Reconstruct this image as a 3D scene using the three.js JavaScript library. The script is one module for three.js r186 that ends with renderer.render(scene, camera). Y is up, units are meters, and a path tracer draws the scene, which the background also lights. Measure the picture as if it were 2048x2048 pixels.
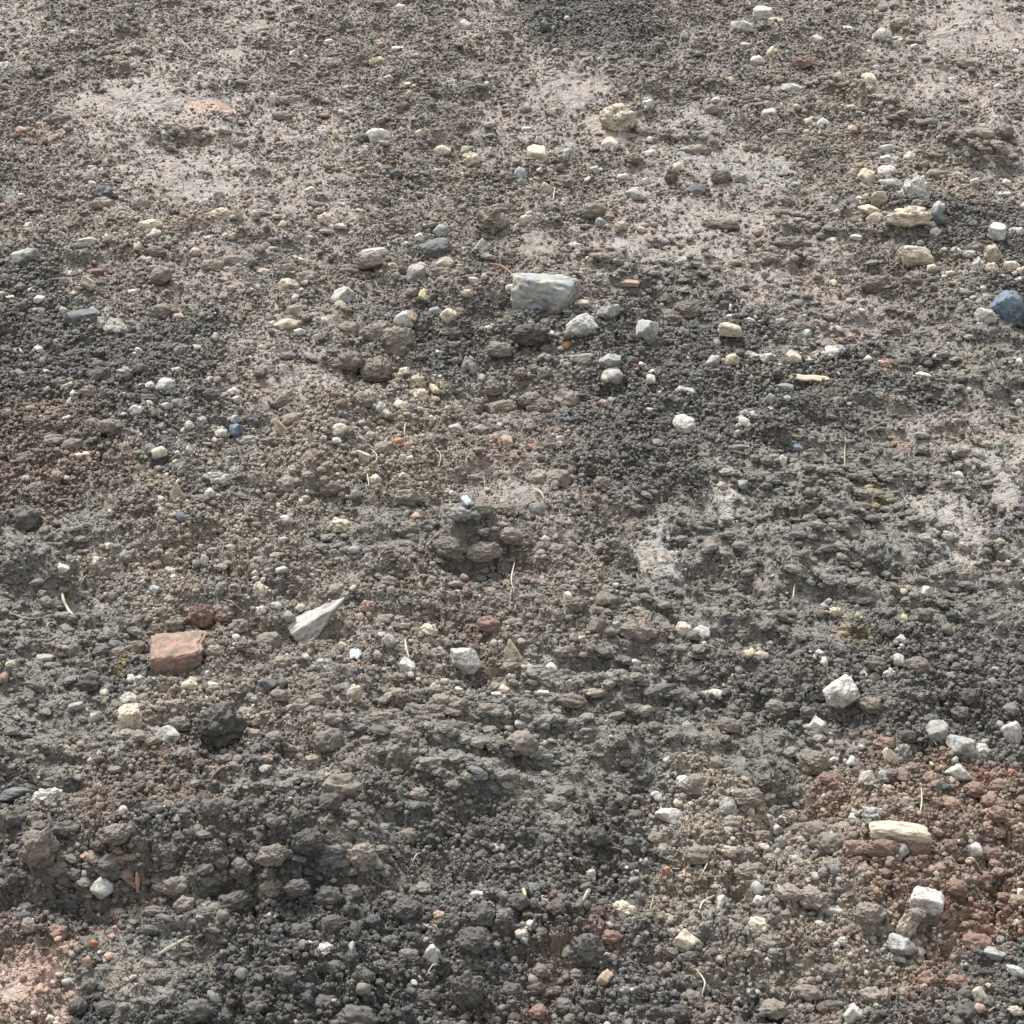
import * as THREE from 'three';
import { mergeVertices } from 'three/addons/utils/BufferGeometryUtils.js';
import { createNoise2D, createNoise3D } from 'simplex-noise';

// ---------------------------------------------------------------- camera, sky, sun, exposure
const CAM_H = 1.8, PITCH = 32 * Math.PI / 180, FOV = 28;
const camera = new THREE.PerspectiveCamera(FOV, 1, 0.05, 400);
camera.position.set(0, CAM_H, 0);
camera.lookAt(0, CAM_H - Math.sin(PITCH), -Math.cos(PITCH));

const scene = new THREE.Scene();
const renderer = new THREE.WebGLRenderer({ antialias: true });
renderer.toneMapping = THREE.LinearToneMapping;
renderer.toneMappingExposure = 4.3;
renderer.shadowMap.enabled = true;

{ // overcast sky: brighter towards the zenith, slightly cool
  const W = 64, H = 32, a = new Float32Array(W * H * 4);
  for (let j = 0; j < H; j++) {
    const s = Math.sin(((j + 0.5) / H - 0.5) * Math.PI), L = 0.30 * (s > 0 ? (1 + 2 * s) / 3 : 0.3);
    for (let i = 0; i < W; i++) { const k = (j * W + i) * 4; a[k] = 0.97 * L; a[k + 1] = 1.0 * L; a[k + 2] = 1.04 * L; a[k + 3] = 1; }
  }
  const sky = new THREE.DataTexture(a, W, H, THREE.RGBAFormat, THREE.FloatType);
  sky.mapping = THREE.EquirectangularReflectionMapping; sky.magFilter = THREE.LinearFilter; sky.minFilter = THREE.LinearFilter; sky.needsUpdate = true;
  scene.background = sky; scene.environment = sky;
}
const sun = new THREE.DirectionalLight(0xfffcf8, 1.5);
sun.position.set(-2.4, 6.0, -7.6); sun.target.position.set(0, 0, -3.2);
sun.castShadow = true; sun.shadow.radius = 40; sun.shadow.mapSize.set(4096, 4096);
Object.assign(sun.shadow.camera, { left: -4, right: 4, top: 4, bottom: -4, near: 0.5, far: 20 });
scene.add(sun, sun.target);

// ---------------------------------------------------------------- helpers
function rng(seed) { let s = seed >>> 0; return () => { s = (s + 0x6D2B79F5) | 0; let t = Math.imul(s ^ (s >>> 15), 1 | s); t = (t + Math.imul(t ^ (t >>> 7), 61 | t)) ^ t; return ((t ^ (t >>> 14)) >>> 0) / 4294967296; }; }
const N2 = createNoise2D(rng(11)), N2b = createNoise2D(rng(12)), N3 = createNoise3D(rng(13));
const clamp = (v, a, b) => v < a ? a : v > b ? b : v;
const sstep = (a, b, v) => { const t = clamp((v - a) / (b - a), 0, 1); return t * t * (3 - 2 * t); };
const hash = (i, j) => { let h = Math.imul(i, 374761393) ^ Math.imul(j, 668265263); h = Math.imul(h ^ (h >>> 13), 1274126177); return ((h ^ (h >>> 16)) >>> 0) / 4294967296; };
function bumps(x, y) { // rounded lumps packed side by side: 0 in the gaps, 1 on top of a lump
  const ix = Math.floor(x), iy = Math.floor(y); let m = 0;
  for (let a = -1; a < 2; a++) for (let b = -1; b < 2; b++) {
    const h = hash(ix + a, iy + b), g = hash(ix + a + 57, iy + b - 31), r = 0.45 + 0.45 * hash(ix + a - 91, iy + b + 17);
    const dx = ix + a + h - x, dy = iy + b + g - y, v = 1 - (dx * dx + dy * dy) / (r * r);
    if (v > 0) { const q = Math.sqrt(v) * r; if (q > m) m = q; }
  }
  return m;
}
const usedNames = new Map();
function numbered(name) { const n = usedNames.get(name) ?? 0; usedNames.set(name, n + 1); return n ? name + '_' + String(n).padStart(3, '0') : name; }
function tag(o, label, category, group) { o.userData.label = label; o.userData.category = category; if (group) o.userData.group = group; return o; }
function add(o, name) { o.name = numbered(name); o.castShadow = o.receiveShadow = true; scene.add(o); return o; }

// photo pixel (2048 wide) -> ray direction; ground positions come from where the ray meets the soil
const TAN = Math.tan(FOV * Math.PI / 360), SP = Math.sin(PITCH), CP = Math.cos(PITCH);
function ray(px, py) { const u = (px / 1024 - 1) * TAN, v = (1 - py / 1024) * TAN; return new THREE.Vector3(u, -SP + v * CP, -CP - v * SP); }
function flat(px, py) { const d = ray(px, py), t = CAM_H / -d.y; return { x: d.x * t, z: d.z * t, s: 1024 / (TAN * t) }; }   // s: photo pixels per metre there
const K = 2048 / 1932;

// ---------------------------------------------------------------- the soil: patches of different earth
// one letter for each patch, rows from the far side to the near side
const PATCHES = [
  'mbbbmmbbbmkkkbbbbmpp', 'bbmppbbbbbmmbbbbbmpm', 'bmppppmbbmmmbgbbtmbp', 'bbmpmmmbbbbbmggbbttm', 'bbttmmmbbbbmpppmbkkk',
  'kbbmmbbbbbbmffmmmbbk', 'kkkkbmbkkkkkkkkfmfbf', 'kkkkbmmtbbbkkkkkkkff', 'rrkkbttttbbkkkkkffmm', 'rrbkbttbbmmbkkffffff',
  'ffbttbfffkbbffffffff', 'ffttbbbbbbbbffffffff', 'fffbbbbbbrbbfffffkkk', 'ffkttbbbbbfffkkkkkkk', 'ffmtkkbfffffffffmrkk',
  'kbbrffffffffkttteeee', 'kbrkkkkkkkkkktbtteee', 'rkrkkkkfkkkkkbttteee', 'ccffddddkkkrktbtteee', 'cdddddddkkrkkkkrkrkk'];
//        colour (linear)        smooth flaky crumbly
const SOIL = {
  p: [[0.27, 0.235, 0.207], 0.8, 0.55, 0.22], g: [[0.265, 0.243, 0.217], 0.8, 0.5, 0.16], m: [[0.232, 0.199, 0.172], 0.55, 0.7, 0.26],
  b: [[0.180, 0.156, 0.131], 0.3, 0.6, 0.62], k: [[0.1, 0.093, 0.083], 0.0, 0.15, 1.0], f: [[0.152, 0.14, 0.12], 0.35, 1.0, 0.15],
  t: [[0.225, 0.194, 0.158], 0.0, 0.1, 1.0], r: [[0.142, 0.112, 0.092], 0.05, 0.15, 1.0], c: [[0.36, 0.255, 0.205], 0.7, 0.8, 0.2], e: [[0.182, 0.134, 0.107], 0.0, 0.15, 1.0], d: [[0.074, 0.071, 0.065], 0.0, 0.0, 1.0] };
const rowZ = PATCHES.map((_, j) => flat(1024, (j + 0.5) * 102.4).z);
const FAN = flat(2048, 1024).x / -flat(2048, 1024).z;      // half width of the surveyed strip per metre of distance (at mid row)
const halfW = (z) => { const y = clamp(-z, 1.2, 7); return FAN_A + FAN_B * y; };
const fa = flat(2048, 0), fb = flat(2048, 2048), FAN_B = (fa.x - fb.x) / (fb.z - fa.z), FAN_A = fb.x - FAN_B * -fb.z;
const patchGrid = PATCHES.map((r) => [...r].map((c) => { const [k, a, b, d] = SOIL[c]; return [k[0], k[1], k[2], a, b, d]; }));
const S = new Float64Array(6);
function soilAt(x, z) { // blended patch values with a ragged border -> S
  const wx = x + 0.055 * N2(x * 5, z * 5) + 0.03 * N2(x * 14 + 7, z * 14) + 0.012 * N2(x * 45, z * 45 + 3);
  const wz = z + 0.085 * N2(x * 5 + 31, z * 4) + 0.04 * N2(x * 14 + 3, z * 12 + 9) + 0.015 * N2(x * 45 + 8, z * 45);
  let j = 0; while (j < 18 && wz > rowZ[j + 1]) j++;
  let tj = clamp((wz - rowZ[j]) / (rowZ[j + 1] - rowZ[j]), 0, 1);
  const gx = clamp((wx / halfW(wz) + 1) * 10 - 0.5, 0, 18.999), i = Math.floor(gx); let ti = gx - i;
  ti = sstep(0.15, 0.85, ti); tj = sstep(0.15, 0.85, tj);
  const a = patchGrid[j][i], b = patchGrid[j][i + 1], c = patchGrid[j + 1][i], d = patchGrid[j + 1][i + 1];
  for (let q = 0; q < 6; q++) S[q] = (a[q] * (1 - ti) + b[q] * ti) * (1 - tj) + (c[q] * (1 - ti) + d[q] * ti) * tj;
}
// scraped smooth mud, hand placed: centre, half size (1932-wide view), soil, comb direction (degrees off straight away)
const SCRAPES = [[1240, 1050, 42, 55, 'g', 12], [1365, 945, 30, 60, 'g', 4], [1790, 970, 72, 75, 'g', 2], [930, 922, 62, 36, 'm', 25], [255, 195, 105, 34, 'p', null], [1250, 462, 110, 30, 'p', 12],
  [1330, 420, 80, 30, 'p', 10], [1420, 315, 60, 42, 'g', 8], [1780, 175, 55, 30, 'p', 5], [1850, 50, 110, 45, 'p', null], [40, 1835, 42, 40, 'c', 70], [340, 310, 66, 45, 'p', null], [400, 212, 45, 16, 'c', null],
  [600, 738, 45, 20, 'g', null], [210, 1800, 80, 40, 'f', null], [1150, 250, 60, 30, 'p', null], [1080, 185, 70, 35, 'p', null], [1860, 850, 60, 30, 'g', 20], [1020, 460, 60, 25, 'm', 20], [690, 1660, 60, 14, 'f', null],
  [1380, 1400, 90, 45, 'f', null], [180, 595, 60, 15, 'g', 80], [1450, 1090, 25, 50, 'f', 6], [1900, 930, 30, 40, 'g', 5], [1400, 300, 90, 30, 'g', null], [400, 350, 90, 30, 'p', null]].map(([X, Y, rx, ry, t, dir]) => {
  const c = flat(X * K, Y * K), n = flat(X * K, (Y + ry) * K), f = flat(X * K, (Y - ry) * K);
  return { x: c.x, z: c.z, rx: rx * K / c.s, rz: (n.z - f.z) / 2, soil: SOIL[t], dir: dir === null ? null : dir * Math.PI / 180 };
});
// stains of other matter: yellow, rust, ash
const STAINS = [[1650, 925, 45, 35, [0.30, 0.25, 0.10], 0.5], [1610, 1195, 50, 26, [0.20, 0.16, 0.08], 0.5], [1690, 820, 30, 26, [0.25, 0.12, 0.06], 0.5], [230, 1230, 20, 30, [0.22, 0.17, 0.06], 0.5], [575, 1526, 18, 10, [0.45, 0.42, 0.14], 0.6],
  [1310, 1480, 40, 26, [0.34, 0.33, 0.31], 0.55], [1720, 1690, 90, 60, [0.19, 0.12, 0.085], 0.5], [1860, 1470, 80, 25, [0.26, 0.13, 0.09], 0.6], [1840, 1740, 80, 50, [0.22, 0.12, 0.085], 0.6], [1130, 1740, 30, 50, [0.16, 0.09, 0.06], 0.5],
  [330, 1015, 80, 50, [0.20, 0.165, 0.125], 0.5], [960, 850, 70, 25, [0.22, 0.14, 0.11], 0.6], [60, 240, 50, 22, [0.26, 0.15, 0.11], 0.4], [1540, 1550, 60, 40, [0.15, 0.105, 0.08], 0.5]].map(([X, Y, rx, ry, k, a]) => {
  const c = flat(X * K, Y * K), n = flat(X * K, (Y + ry) * K), f = flat(X * K, (Y - ry) * K);
  return { x: c.x, z: c.z, rx: rx * K / c.s, rz: (n.z - f.z) / 2, k, a };
});
// mounds and hollows: centre, half size (1932-wide view), height in metres
const MOUNDS = [[620, 790, 110, 55, 0.035], [590, 885, 60, 34, 0.02], [720, 690, 60, 26, -0.03], [350, 262, 45, 22, -0.022], [890, 930, 85, 55, -0.038], [870, 1030, 95, 26, 0.03], [1500, 1530, 95, 60, -0.045],
  [150, 1590, 160, 60, 0.03], [500, 1620, 230, 55, 0.03], [1650, 1600, 190, 110, 0.03], [1090, 610, 250, 34, 0.02], [320, 970, 150, 70, 0.03], [980, 740, 150, 40, -0.02], [870, 1080, 50, 18, -0.02], [100, 1120, 120, 60, -0.03],
  [1730, 420, 130, 60, 0.03], [1850, 560, 120, 40, 0.02], [980, 560, 130, 26, 0.02], [400, 420, 250, 40, 0.02], [1000, 1750, 250, 70, 0.025], [300, 1850, 250, 60, -0.01], [1560, 480, 160, 40, 0.02], [850, 1430, 220, 70, 0.02], [1520, 1000, 110, 50, 0.02], [1880, 1690, 30, 40, -0.03], [1390, 1665, 20, 26, -0.03]].map(([X, Y, rx, ry, h]) => {
  const c = flat(X * K, Y * K), n = flat(X * K, (Y + ry) * K), f = flat(X * K, (Y - ry) * K);
  return { x: c.x, z: c.z, rx: rx * K / c.s, rz: (n.z - f.z) / 2, h };
});
// ledges: line (1932-wide view), drop towards the near side, how far the raised crust reaches back (metres)
const LEDGES = [[-60, 1712, 335, 1722, 0.034, 0.2], [335, 1722, 745, 1685, 0.03, 0.2], [686, 1362, 795, 1400, 0.024, 0.06], [890, 1325, 975, 1370, 0.022, 0.06], [788, 1452, 1000, 1462, 0.016, 0.05], [928, 1440, 1060, 1448, 0.012, 0.04],
  [771, 1515, 900, 1527, 0.014, 0.05], [840, 1490, 960, 1525, 0.012, 0.05], [1075, 1325, 1320, 1345, 0.016, 0.06], [1425, 1400, 1490, 1435, 0.04, 0.1], [1375, 1290, 1500, 1370, 0.022, 0.06], [840, 1066, 912, 1078, 0.04, 0.06],
  [540, 933, 642, 944, 0.045, 0.06], [1510, 150, 1860, 330, 0.03, 0.16], [1265, 275, 1360, 285, 0.02, 0.08], [1195, 462, 1290, 475, 0.014, 0.06], [1430, 455, 1545, 466, 0.02, 0.07], [1415, 490, 1550, 505, 0.018, 0.07], [1468, 977, 1570, 990, 0.022, 0.08],
  [1785, 865, 1875, 880, 0.016, 0.06], [1710, 1036, 1850, 1045, 0.014, 0.06], [1310, 1075, 1410, 1063, 0.018, 0.06], [-20, 1152, 115, 1168, 0.03, 0.1], [780, 960, 860, 1012, 0.02, 0.06], [590, 850, 690, 858, 0.012, 0.05], [1140, 130, 1200, 165, 0.02, 0.1],
  [210, 1430, 330, 1425, 0.014, 0.07], [350, 1500, 560, 1530, 0.012, 0.05], [1640, 1480, 1720, 1500, 0.016, 0.06], [1180, 1400, 1420, 1408, 0.01, 0.05], [1840, 1705, 1900, 1710, 0.03, 0.08], [120, 120, 260, 150, 0.015, 0.1], [300, 245, 420, 262, 0.016, 0.08], [1730, 300, 1932, 318, 0.014, 0.1],
  [1080, 520, 1330, 530, 0.012, 0.07], [1500, 1115, 1640, 1130, 0.012, 0.05], [1560, 935, 1700, 945, 0.012, 0.05]].map(([X1, Y1, X2, Y2, h, back]) => {
  const a = flat(X1 * K, Y1 * K), b = flat(X2 * K, Y2 * K), L = Math.hypot(b.x - a.x, b.z - a.z);
  return { x: a.x, z: a.z, ux: (b.x - a.x) / L, uz: (b.z - a.z) / L, L, h, back };
});

const G = { h: 0, r: 0, g: 0, b: 0, smooth: 0, flaky: 0, crumbly: 0 };
function ground(x, z) { // height and earth at a point of the field -> G
  soilAt(x, z);
  let [r, g, b, sm, fl, cr] = S, comb = 0;
  if (sm > 0.45) { // the skin is broken: crumbs show where it has gone
    const e = sstep(0.45, 0.75, sm) * sstep(0.05, -0.2, 0.5 * N2(x * 9 + 20, z * 7) + 0.4 * N2b(x * 27, z * 22 + 4) + 0.3 * N2(x * 75, z * 60) + 0.22);
    r += (0.165 - r) * e * 0.8; g += (0.14 - g) * e * 0.8; b += (0.115 - b) * e * 0.8; sm *= 1 - 0.8 * e; fl += (0.5 - fl) * e; cr += (0.75 - cr) * e;
  }
  for (const s of SCRAPES) {
    const dx = (x - s.x) / s.rx, dz = (z - s.z) / s.rz; if (dx > 1.7 || dx < -1.7 || dz > 1.7 || dz < -1.7) continue;
    const n = 0.42 * N2(x * 11 + s.x * 40, z * 8) + 0.32 * N2b(x * 34, z * 26) + 0.25 * N2(x * 95, z * 70);
    const e = sstep(1.08, 0.82, Math.sqrt(dx * dx + dz * dz) + n); if (e <= 0) continue;
    const k = s.soil; r += (k[0][0] - r) * e; g += (k[0][1] - g) * e; b += (k[0][2] - b) * e; sm += (0.95 - sm) * e; fl += (0.25 - fl) * e; cr += (0.06 - cr) * e;
    if (s.dir !== null) { const q = x * Math.cos(s.dir) + z * Math.sin(s.dir); comb += e * (0.0016 * N2(q * 190, z * 5) + 0.0022 * N2b(q * 70, z * 3)); }
  }
  for (const s of STAINS) {
    const dx = (x - s.x) / s.rx, dz = (z - s.z) / s.rz; if (dx > 1.6 || dx < -1.6 || dz > 1.6 || dz < -1.6) continue;
    const e = s.a * sstep(0.15, 0.6, 1 - Math.sqrt(dx * dx + dz * dz) + 0.7 * N2(x * 40, z * 30) + 0.3 * N2b(x * 130, z * 110)); r += (s.k[0] - r) * e; g += (s.k[1] - g) * e; b += (s.k[2] - b) * e;
  }
  let h = 0.02 * N2(x * 1.1 + 4, z * 1.1) + 0.014 * N2(x * 3.1, z * 3.1 + 8) + (0.006 + 0.006 * cr) * N2(x * 8.3 + 2, z * 8.3);
  for (const m of MOUNDS) { const dx = (x - m.x) / m.rx, dz = (z - m.z) / m.rz, q = dx * dx + dz * dz; if (q < 5) h += 1.5 * m.h * Math.exp(-q * 1.1); }
  for (const l of LEDGES) {
    const px = x - l.x, pz = z - l.z, t = px * l.ux + pz * l.uz; if (t < -0.03 || t > l.L + 0.03) continue;
    let s = px * l.uz - pz * l.ux;   // > 0 behind the edge
    if (s < -0.06 || s > l.back * 4) continue;
    s += 0.016 * N2(x * 22, z * 3 + l.x * 9) + 0.008 * N2b(x * 60, z * 40);
    const env = sstep(-0.02, 0.05, t) * sstep(l.L + 0.02, l.L - 0.05, t);
    h += env * (s > 0 ? 1.35 * l.h * Math.exp(-s / l.back) * sstep(0, Math.max(0.012, l.h * 1.5), s) - 0.25 * l.h * Math.exp(-s / 0.006) : -0.25 * l.h * Math.exp(s / 0.018));
  }
  // crumbly earth: clumps broken into crumbs
  const w1 = 0.012 * N2(x * 26, z * 26), w2 = 0.004 * N2b(x * 80, z * 80), c2 = bumps((x + w1 + w2) * 78, (z - w1 + w2) * 78), c3 = z > -4.2 ? bumps((x - w1 + w2) * 150 + 9, (z + w1) * 150) * sstep(-4.2, -2.8, z) : 0;
  const rough = 0.5 + 0.5 * N2(x * 4.2 + 60, z * 4.2), bil = 1 - Math.abs(N2(x * 15 + w1 * 60, z * 15)) * 1.7, bil2 = 1 - Math.abs(N2b(x * 37, z * 37 + w1 * 90)) * 1.7;
  h += cr * ((0.006 + 0.015 * rough) * bil + 0.0055 * bil2 + (0.0015 + 0.003 * rough) * c2 * sstep(-6.2, -4, z) + 0.0026 * c3 - 0.010);
  // compacted crust torn into scales
  if (fl > 0.03) {
    const wx = x + 0.012 * N2(x * 18 + 5, z * 18), wz = z + 0.016 * N2b(x * 13, z * 16) + 0.006 * N2(x * 50, z * 50);
    const n = 0.6 * N2(wx * 9, wz * 19) + 0.3 * N2b(wx * 24, wz * 44), t = n * 4.2, ft = Math.floor(t), fr = t - ft;
    const tears = Math.abs(N2b(wx * 24 + 7, wz * 46)), crack = sstep(0.13, 0.02, tears) * sstep(-0.3, 0.2, N2(wx * 8, wz * 12 + 70));
    const tears2 = Math.abs(N2(wx * 52 + 1, wz * 90)), crack2 = sstep(0.16, 0.03, tears2) * sstep(-0.1, 0.4, N2b(wx * 15, wz * 22));
    const n2 = 0.7 * N2b(wx * 2.6 + 5, (wz - 0.3 * wx) * 9.5) + 0.2 * N2(wx * 11, (wz - 0.3 * wx) * 20 + 2), t2 = n2 * 3, f2 = Math.floor(t2);
    h += fl * (1 - 0.6 * sm) * (0.0022 * (ft + sstep(0.35, 1, fr)) + 0.012 * (f2 + sstep(0.6, 1, t2 - f2)) - 0.007 * crack - 0.004 * crack2 + 0.0012 * N2(x * 90, z * 90) * sstep(-4.5, -3, z));
  }
  if (sm > 0.05) { // mud skin: fine cracks, small grains
    const wx = x + 0.01 * N2(x * 25, z * 25), wz = z + 0.01 * N2b(x * 25, z * 25);
    const c = Math.abs(N2(wx * 17 + 90, wz * 26)), crack = sstep(0.06, 0.01, c) * sstep(0.0, 0.35, N2b(wx * 6, wz * 7 + 20));
    const tear = sstep(0.09, 0.015, Math.abs(N2b(wx * 13 + 4, wz * 38))) * sstep(-0.35, 0.15, N2(wx * 9 + 8, wz * 14));
    h += sm * (-0.007 * crack - 0.008 * tear + 0.0012 * N2(x * 60, z * 40) + 0.003 * N2b(x * 20, z * 24) + comb);
  }
  // colour grain of the matter itself
  const v = 1 + 0.13 * N2b(x * 6 + 3, z * 6) + 0.13 * N2(x * 28 + 1, z * 28) + 0.16 * N2b(x * 70, z * 70) + (0.10 + 0.24 * sstep(-4.5, -2.4, z)) * (hash(Math.floor(x * 300), Math.floor(z * 300)) - 0.5), warm = 0.05 * N2(x * 9 + 77, z * 9) + 0.05 * N2b(x * 40, z * 40 + 5);
  G.h = h; G.r = clamp(r * v * (1 + warm), 0.01, 0.8); G.g = clamp(g * v, 0.01, 0.8); G.b = clamp(b * v * (1 - warm), 0.01, 0.8); G.smooth = sm; G.flaky = fl; G.crumbly = cr;
  return G;
}
function hit(px, py, lift = 0) { // where the line of sight of a photo pixel meets the soil (or a height above it)
  const d = ray(px, py); let t = (CAM_H - 0.12) / -d.y, step = 0.006; const end = (CAM_H + 0.15) / -d.y;
  for (; t < end; t += step) { const x = d.x * t, z = d.z * t; if (CAM_H + d.y * t <= ground(x, z).h + lift) break; }
  const x = d.x * t, z = d.z * t; return { x, y: ground(x, z).h, z, s: 1024 / (TAN * t), t };
}

// ---------------------------------------------------------------- the ground sheet
let LOOK;
{
  const NX = 700, NZ = 1100, EDGE = 10;                      // fine in the field, stretched towards the horizon
  const cols = NX + 1 + 2 * EDGE, rows = NZ + 1 + 2 * EDGE, zn = -1.5, zf = -6.1;
  const pos = new Float32Array(cols * rows * 3), col = new Float32Array(cols * rows * 3);
  const aux = new Float32Array(cols * rows * 3);
  for (let j = 0; j < rows; j++) {
    const v = clamp(j - EDGE, 0, NZ) / NZ;
    // rows grow with distance
    let z = zn + (zf - zn) * (0.42 * v + 0.58 * v * v);
    const over = j < EDGE ? EDGE - j : j > EDGE + NZ ? j - EDGE - NZ : 0;
    if (j < EDGE) z += 0.05 * (Math.pow(2.05, over) - 1); else if (over) z -= 0.05 * (Math.pow(2.15, over) - 1);
    const hw = halfW(clamp(z, zf, zn)) + 0.16;
    for (let i = 0; i < cols; i++) {
      const ox = i < EDGE ? EDGE - i : i > EDGE + NX ? i - EDGE - NX : 0;
      let x = (clamp(i - EDGE, 0, NX) / NX * 2 - 1) * hw;
      if (ox) x += (i < EDGE ? -1 : 1) * 0.05 * (Math.pow(2.12, ox) - 1);
      const k = (j * cols + i) * 3; ground(x, z);
      pos[k] = x; pos[k + 1] = G.h; pos[k + 2] = z; col[k] = G.r; col[k + 1] = G.g; col[k + 2] = G.b; aux[k] = G.smooth; aux[k + 1] = G.flaky; aux[k + 2] = G.crumbly;
    }
  }
  LOOK = (x, z) => { // the finished sheet read back at a point, with its slope -> G
    const q = clamp((z - zn) / (zf - zn), 0, 1), v = (-0.42 + Math.sqrt(0.1764 + 2.32 * q)) / 1.16 * NZ, hw = halfW(clamp(z, zf, zn)) + 0.16;
    const j = clamp(Math.floor(v), 0, NZ - 1), fj = v - j, u = clamp((x / hw + 1) / 2 * NX, 0, NX - 0.001), i = Math.floor(u), fi = u - i, a = ((j + EDGE) * cols + i + EDGE) * 3, b = a + 3, c = a + cols * 3, d = c + 3;
    const ha = pos[a + 1], hb = pos[b + 1], hc = pos[c + 1], hd = pos[d + 1]; G.h = (ha * (1 - fi) + hb * fi) * (1 - fj) + (hc * (1 - fi) + hd * fi) * fj;
    const dx = (hb - ha + hd - hc) / 2 / (pos[b] - pos[a]), dz = (hc - ha + hd - hb) / 2 / (pos[a + 2] - pos[c + 2]); G.slope = Math.hypot(dx, dz); G.rise = dz;
    G.r = col[a]; G.g = col[a + 1]; G.b = col[a + 2]; G.smooth = aux[a]; G.flaky = aux[a + 1]; G.crumbly = aux[a + 2]; return G;
  };
  const idx = new Uint32Array((cols - 1) * (rows - 1) * 6); let q = 0;
  for (let j = 0; j < rows - 1; j++) for (let i = 0; i < cols - 1; i++) { const a = j * cols + i, b = a + 1, c = a + cols, d = c + 1; idx[q++] = a; idx[q++] = b; idx[q++] = c; idx[q++] = b; idx[q++] = d; idx[q++] = c; }
  const g = new THREE.BufferGeometry(); g.setAttribute('position', new THREE.BufferAttribute(pos, 3)); g.setAttribute('color', new THREE.BufferAttribute(col, 3)); g.setIndex(new THREE.BufferAttribute(idx, 1)); g.computeVertexNormals();
  const uv = new Float32Array(cols * rows * 2); for (let i = 0; i < cols * rows; i++) { uv[i * 2] = pos[i * 3] / 1.3; uv[i * 2 + 1] = pos[i * 3 + 2] / 1.3; } g.setAttribute('uv', new THREE.BufferAttribute(uv, 2));
  const n = 2048, px = new Uint8Array(n * n * 4), RANGE = 0.016;   // fine relief of the torn crust: small scales, cracks, grains
  for (let j = 0; j < n; j++) for (let i = 0; i < n; i++) {
    const x = i / n * 1.3, z = j / n * 1.3, wx = x + 0.006 * N2(x * 30, z * 30), wz = z + 0.007 * N2b(x * 26, z * 30);
    const a = 0.5 * N2(wx * 15, (wz - 0.15 * wx) * 34) + 0.32 * N2b(wx * 44, wz * 82) + 0.18 * N2(wx * 120, wz * 190), t = a * 4.5, f = Math.floor(t), up = f + sstep(0.7, 1, t - f);
    const c1 = sstep(0.07, 0.01, Math.abs(N2b(wx * 20 + 9, wz * 50))) * sstep(-0.2, 0.3, N2(wx * 9 + 3, wz * 13)), c2 = sstep(0.10, 0.02, Math.abs(N2(wx * 55, wz * 105 + 6))) * sstep(-0.1, 0.3, N2b(wx * 18, wz * 26));
    const h = 0.0011 * up - 0.0035 * c1 - 0.0018 * c2 + 0.0005 * N2(x * 260, z * 300) + 0.0004 * N2b(x * 560, z * 600), q = clamp((h + 0.009) / RANGE, 0, 1) * 255, k = (j * n + i) * 4; px[k] = px[k + 1] = px[k + 2] = q; px[k + 3] = 255;
  }
  const relief = new THREE.DataTexture(px, n, n); relief.wrapS = relief.wrapT = THREE.MirroredRepeatWrapping; relief.magFilter = relief.minFilter = THREE.LinearFilter; relief.needsUpdate = true;
  const m = add(new THREE.Mesh(g, new THREE.MeshStandardMaterial({ vertexColors: true, roughness: 0.6, metalness: 0, bumpMap: relief, bumpScale: RANGE })), 'ground');
  m.userData.kind = 'structure'; m.userData.label = 'churned bare earth of dark soil, torn crust and smooth mud patches'; m.userData.category = 'ground';
}

// ---------------------------------------------------------------- shapes of stones and clods
function ball(detail) { let g = new THREE.IcosahedronGeometry(1, detail); g.deleteAttribute('uv'); g.deleteAttribute('normal'); return mergeVertices(g, 1e-5); }
const balls = {}; const ballOf = (d) => (balls[d] ??= ball(d));
function fbm3(x, y, z, n) { let a = 1, f = 1, s = 0; for (let i = 0; i < n; i++) { s += a * N3(x * f, y * f, z * f); a *= 0.5; f *= 2.03; } return s; }
function cells(x, y, z) { // small round grains packed in space: 1 on a grain, 0 in the gaps
  const ix = Math.floor(x), iy = Math.floor(y), iz = Math.floor(z); let m = 2;
  for (let a = -1; a < 2; a++) for (let b = -1; b < 2; b++) for (let c = -1; c < 2; c++) { const i = ix + a + (iz + c) * 131, j = iy + b + (iz + c) * 57, dx = ix + a + hash(i, j) - x, dy = iy + b + hash(i + 71, j - 13) - y, dz = iz + c + hash(i - 37, j + 29) - z, q = dx * dx + dy * dy + dz * dz; if (q < m) m = q; }
  return 1 - 1.3 * Math.sqrt(m);
}
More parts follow.
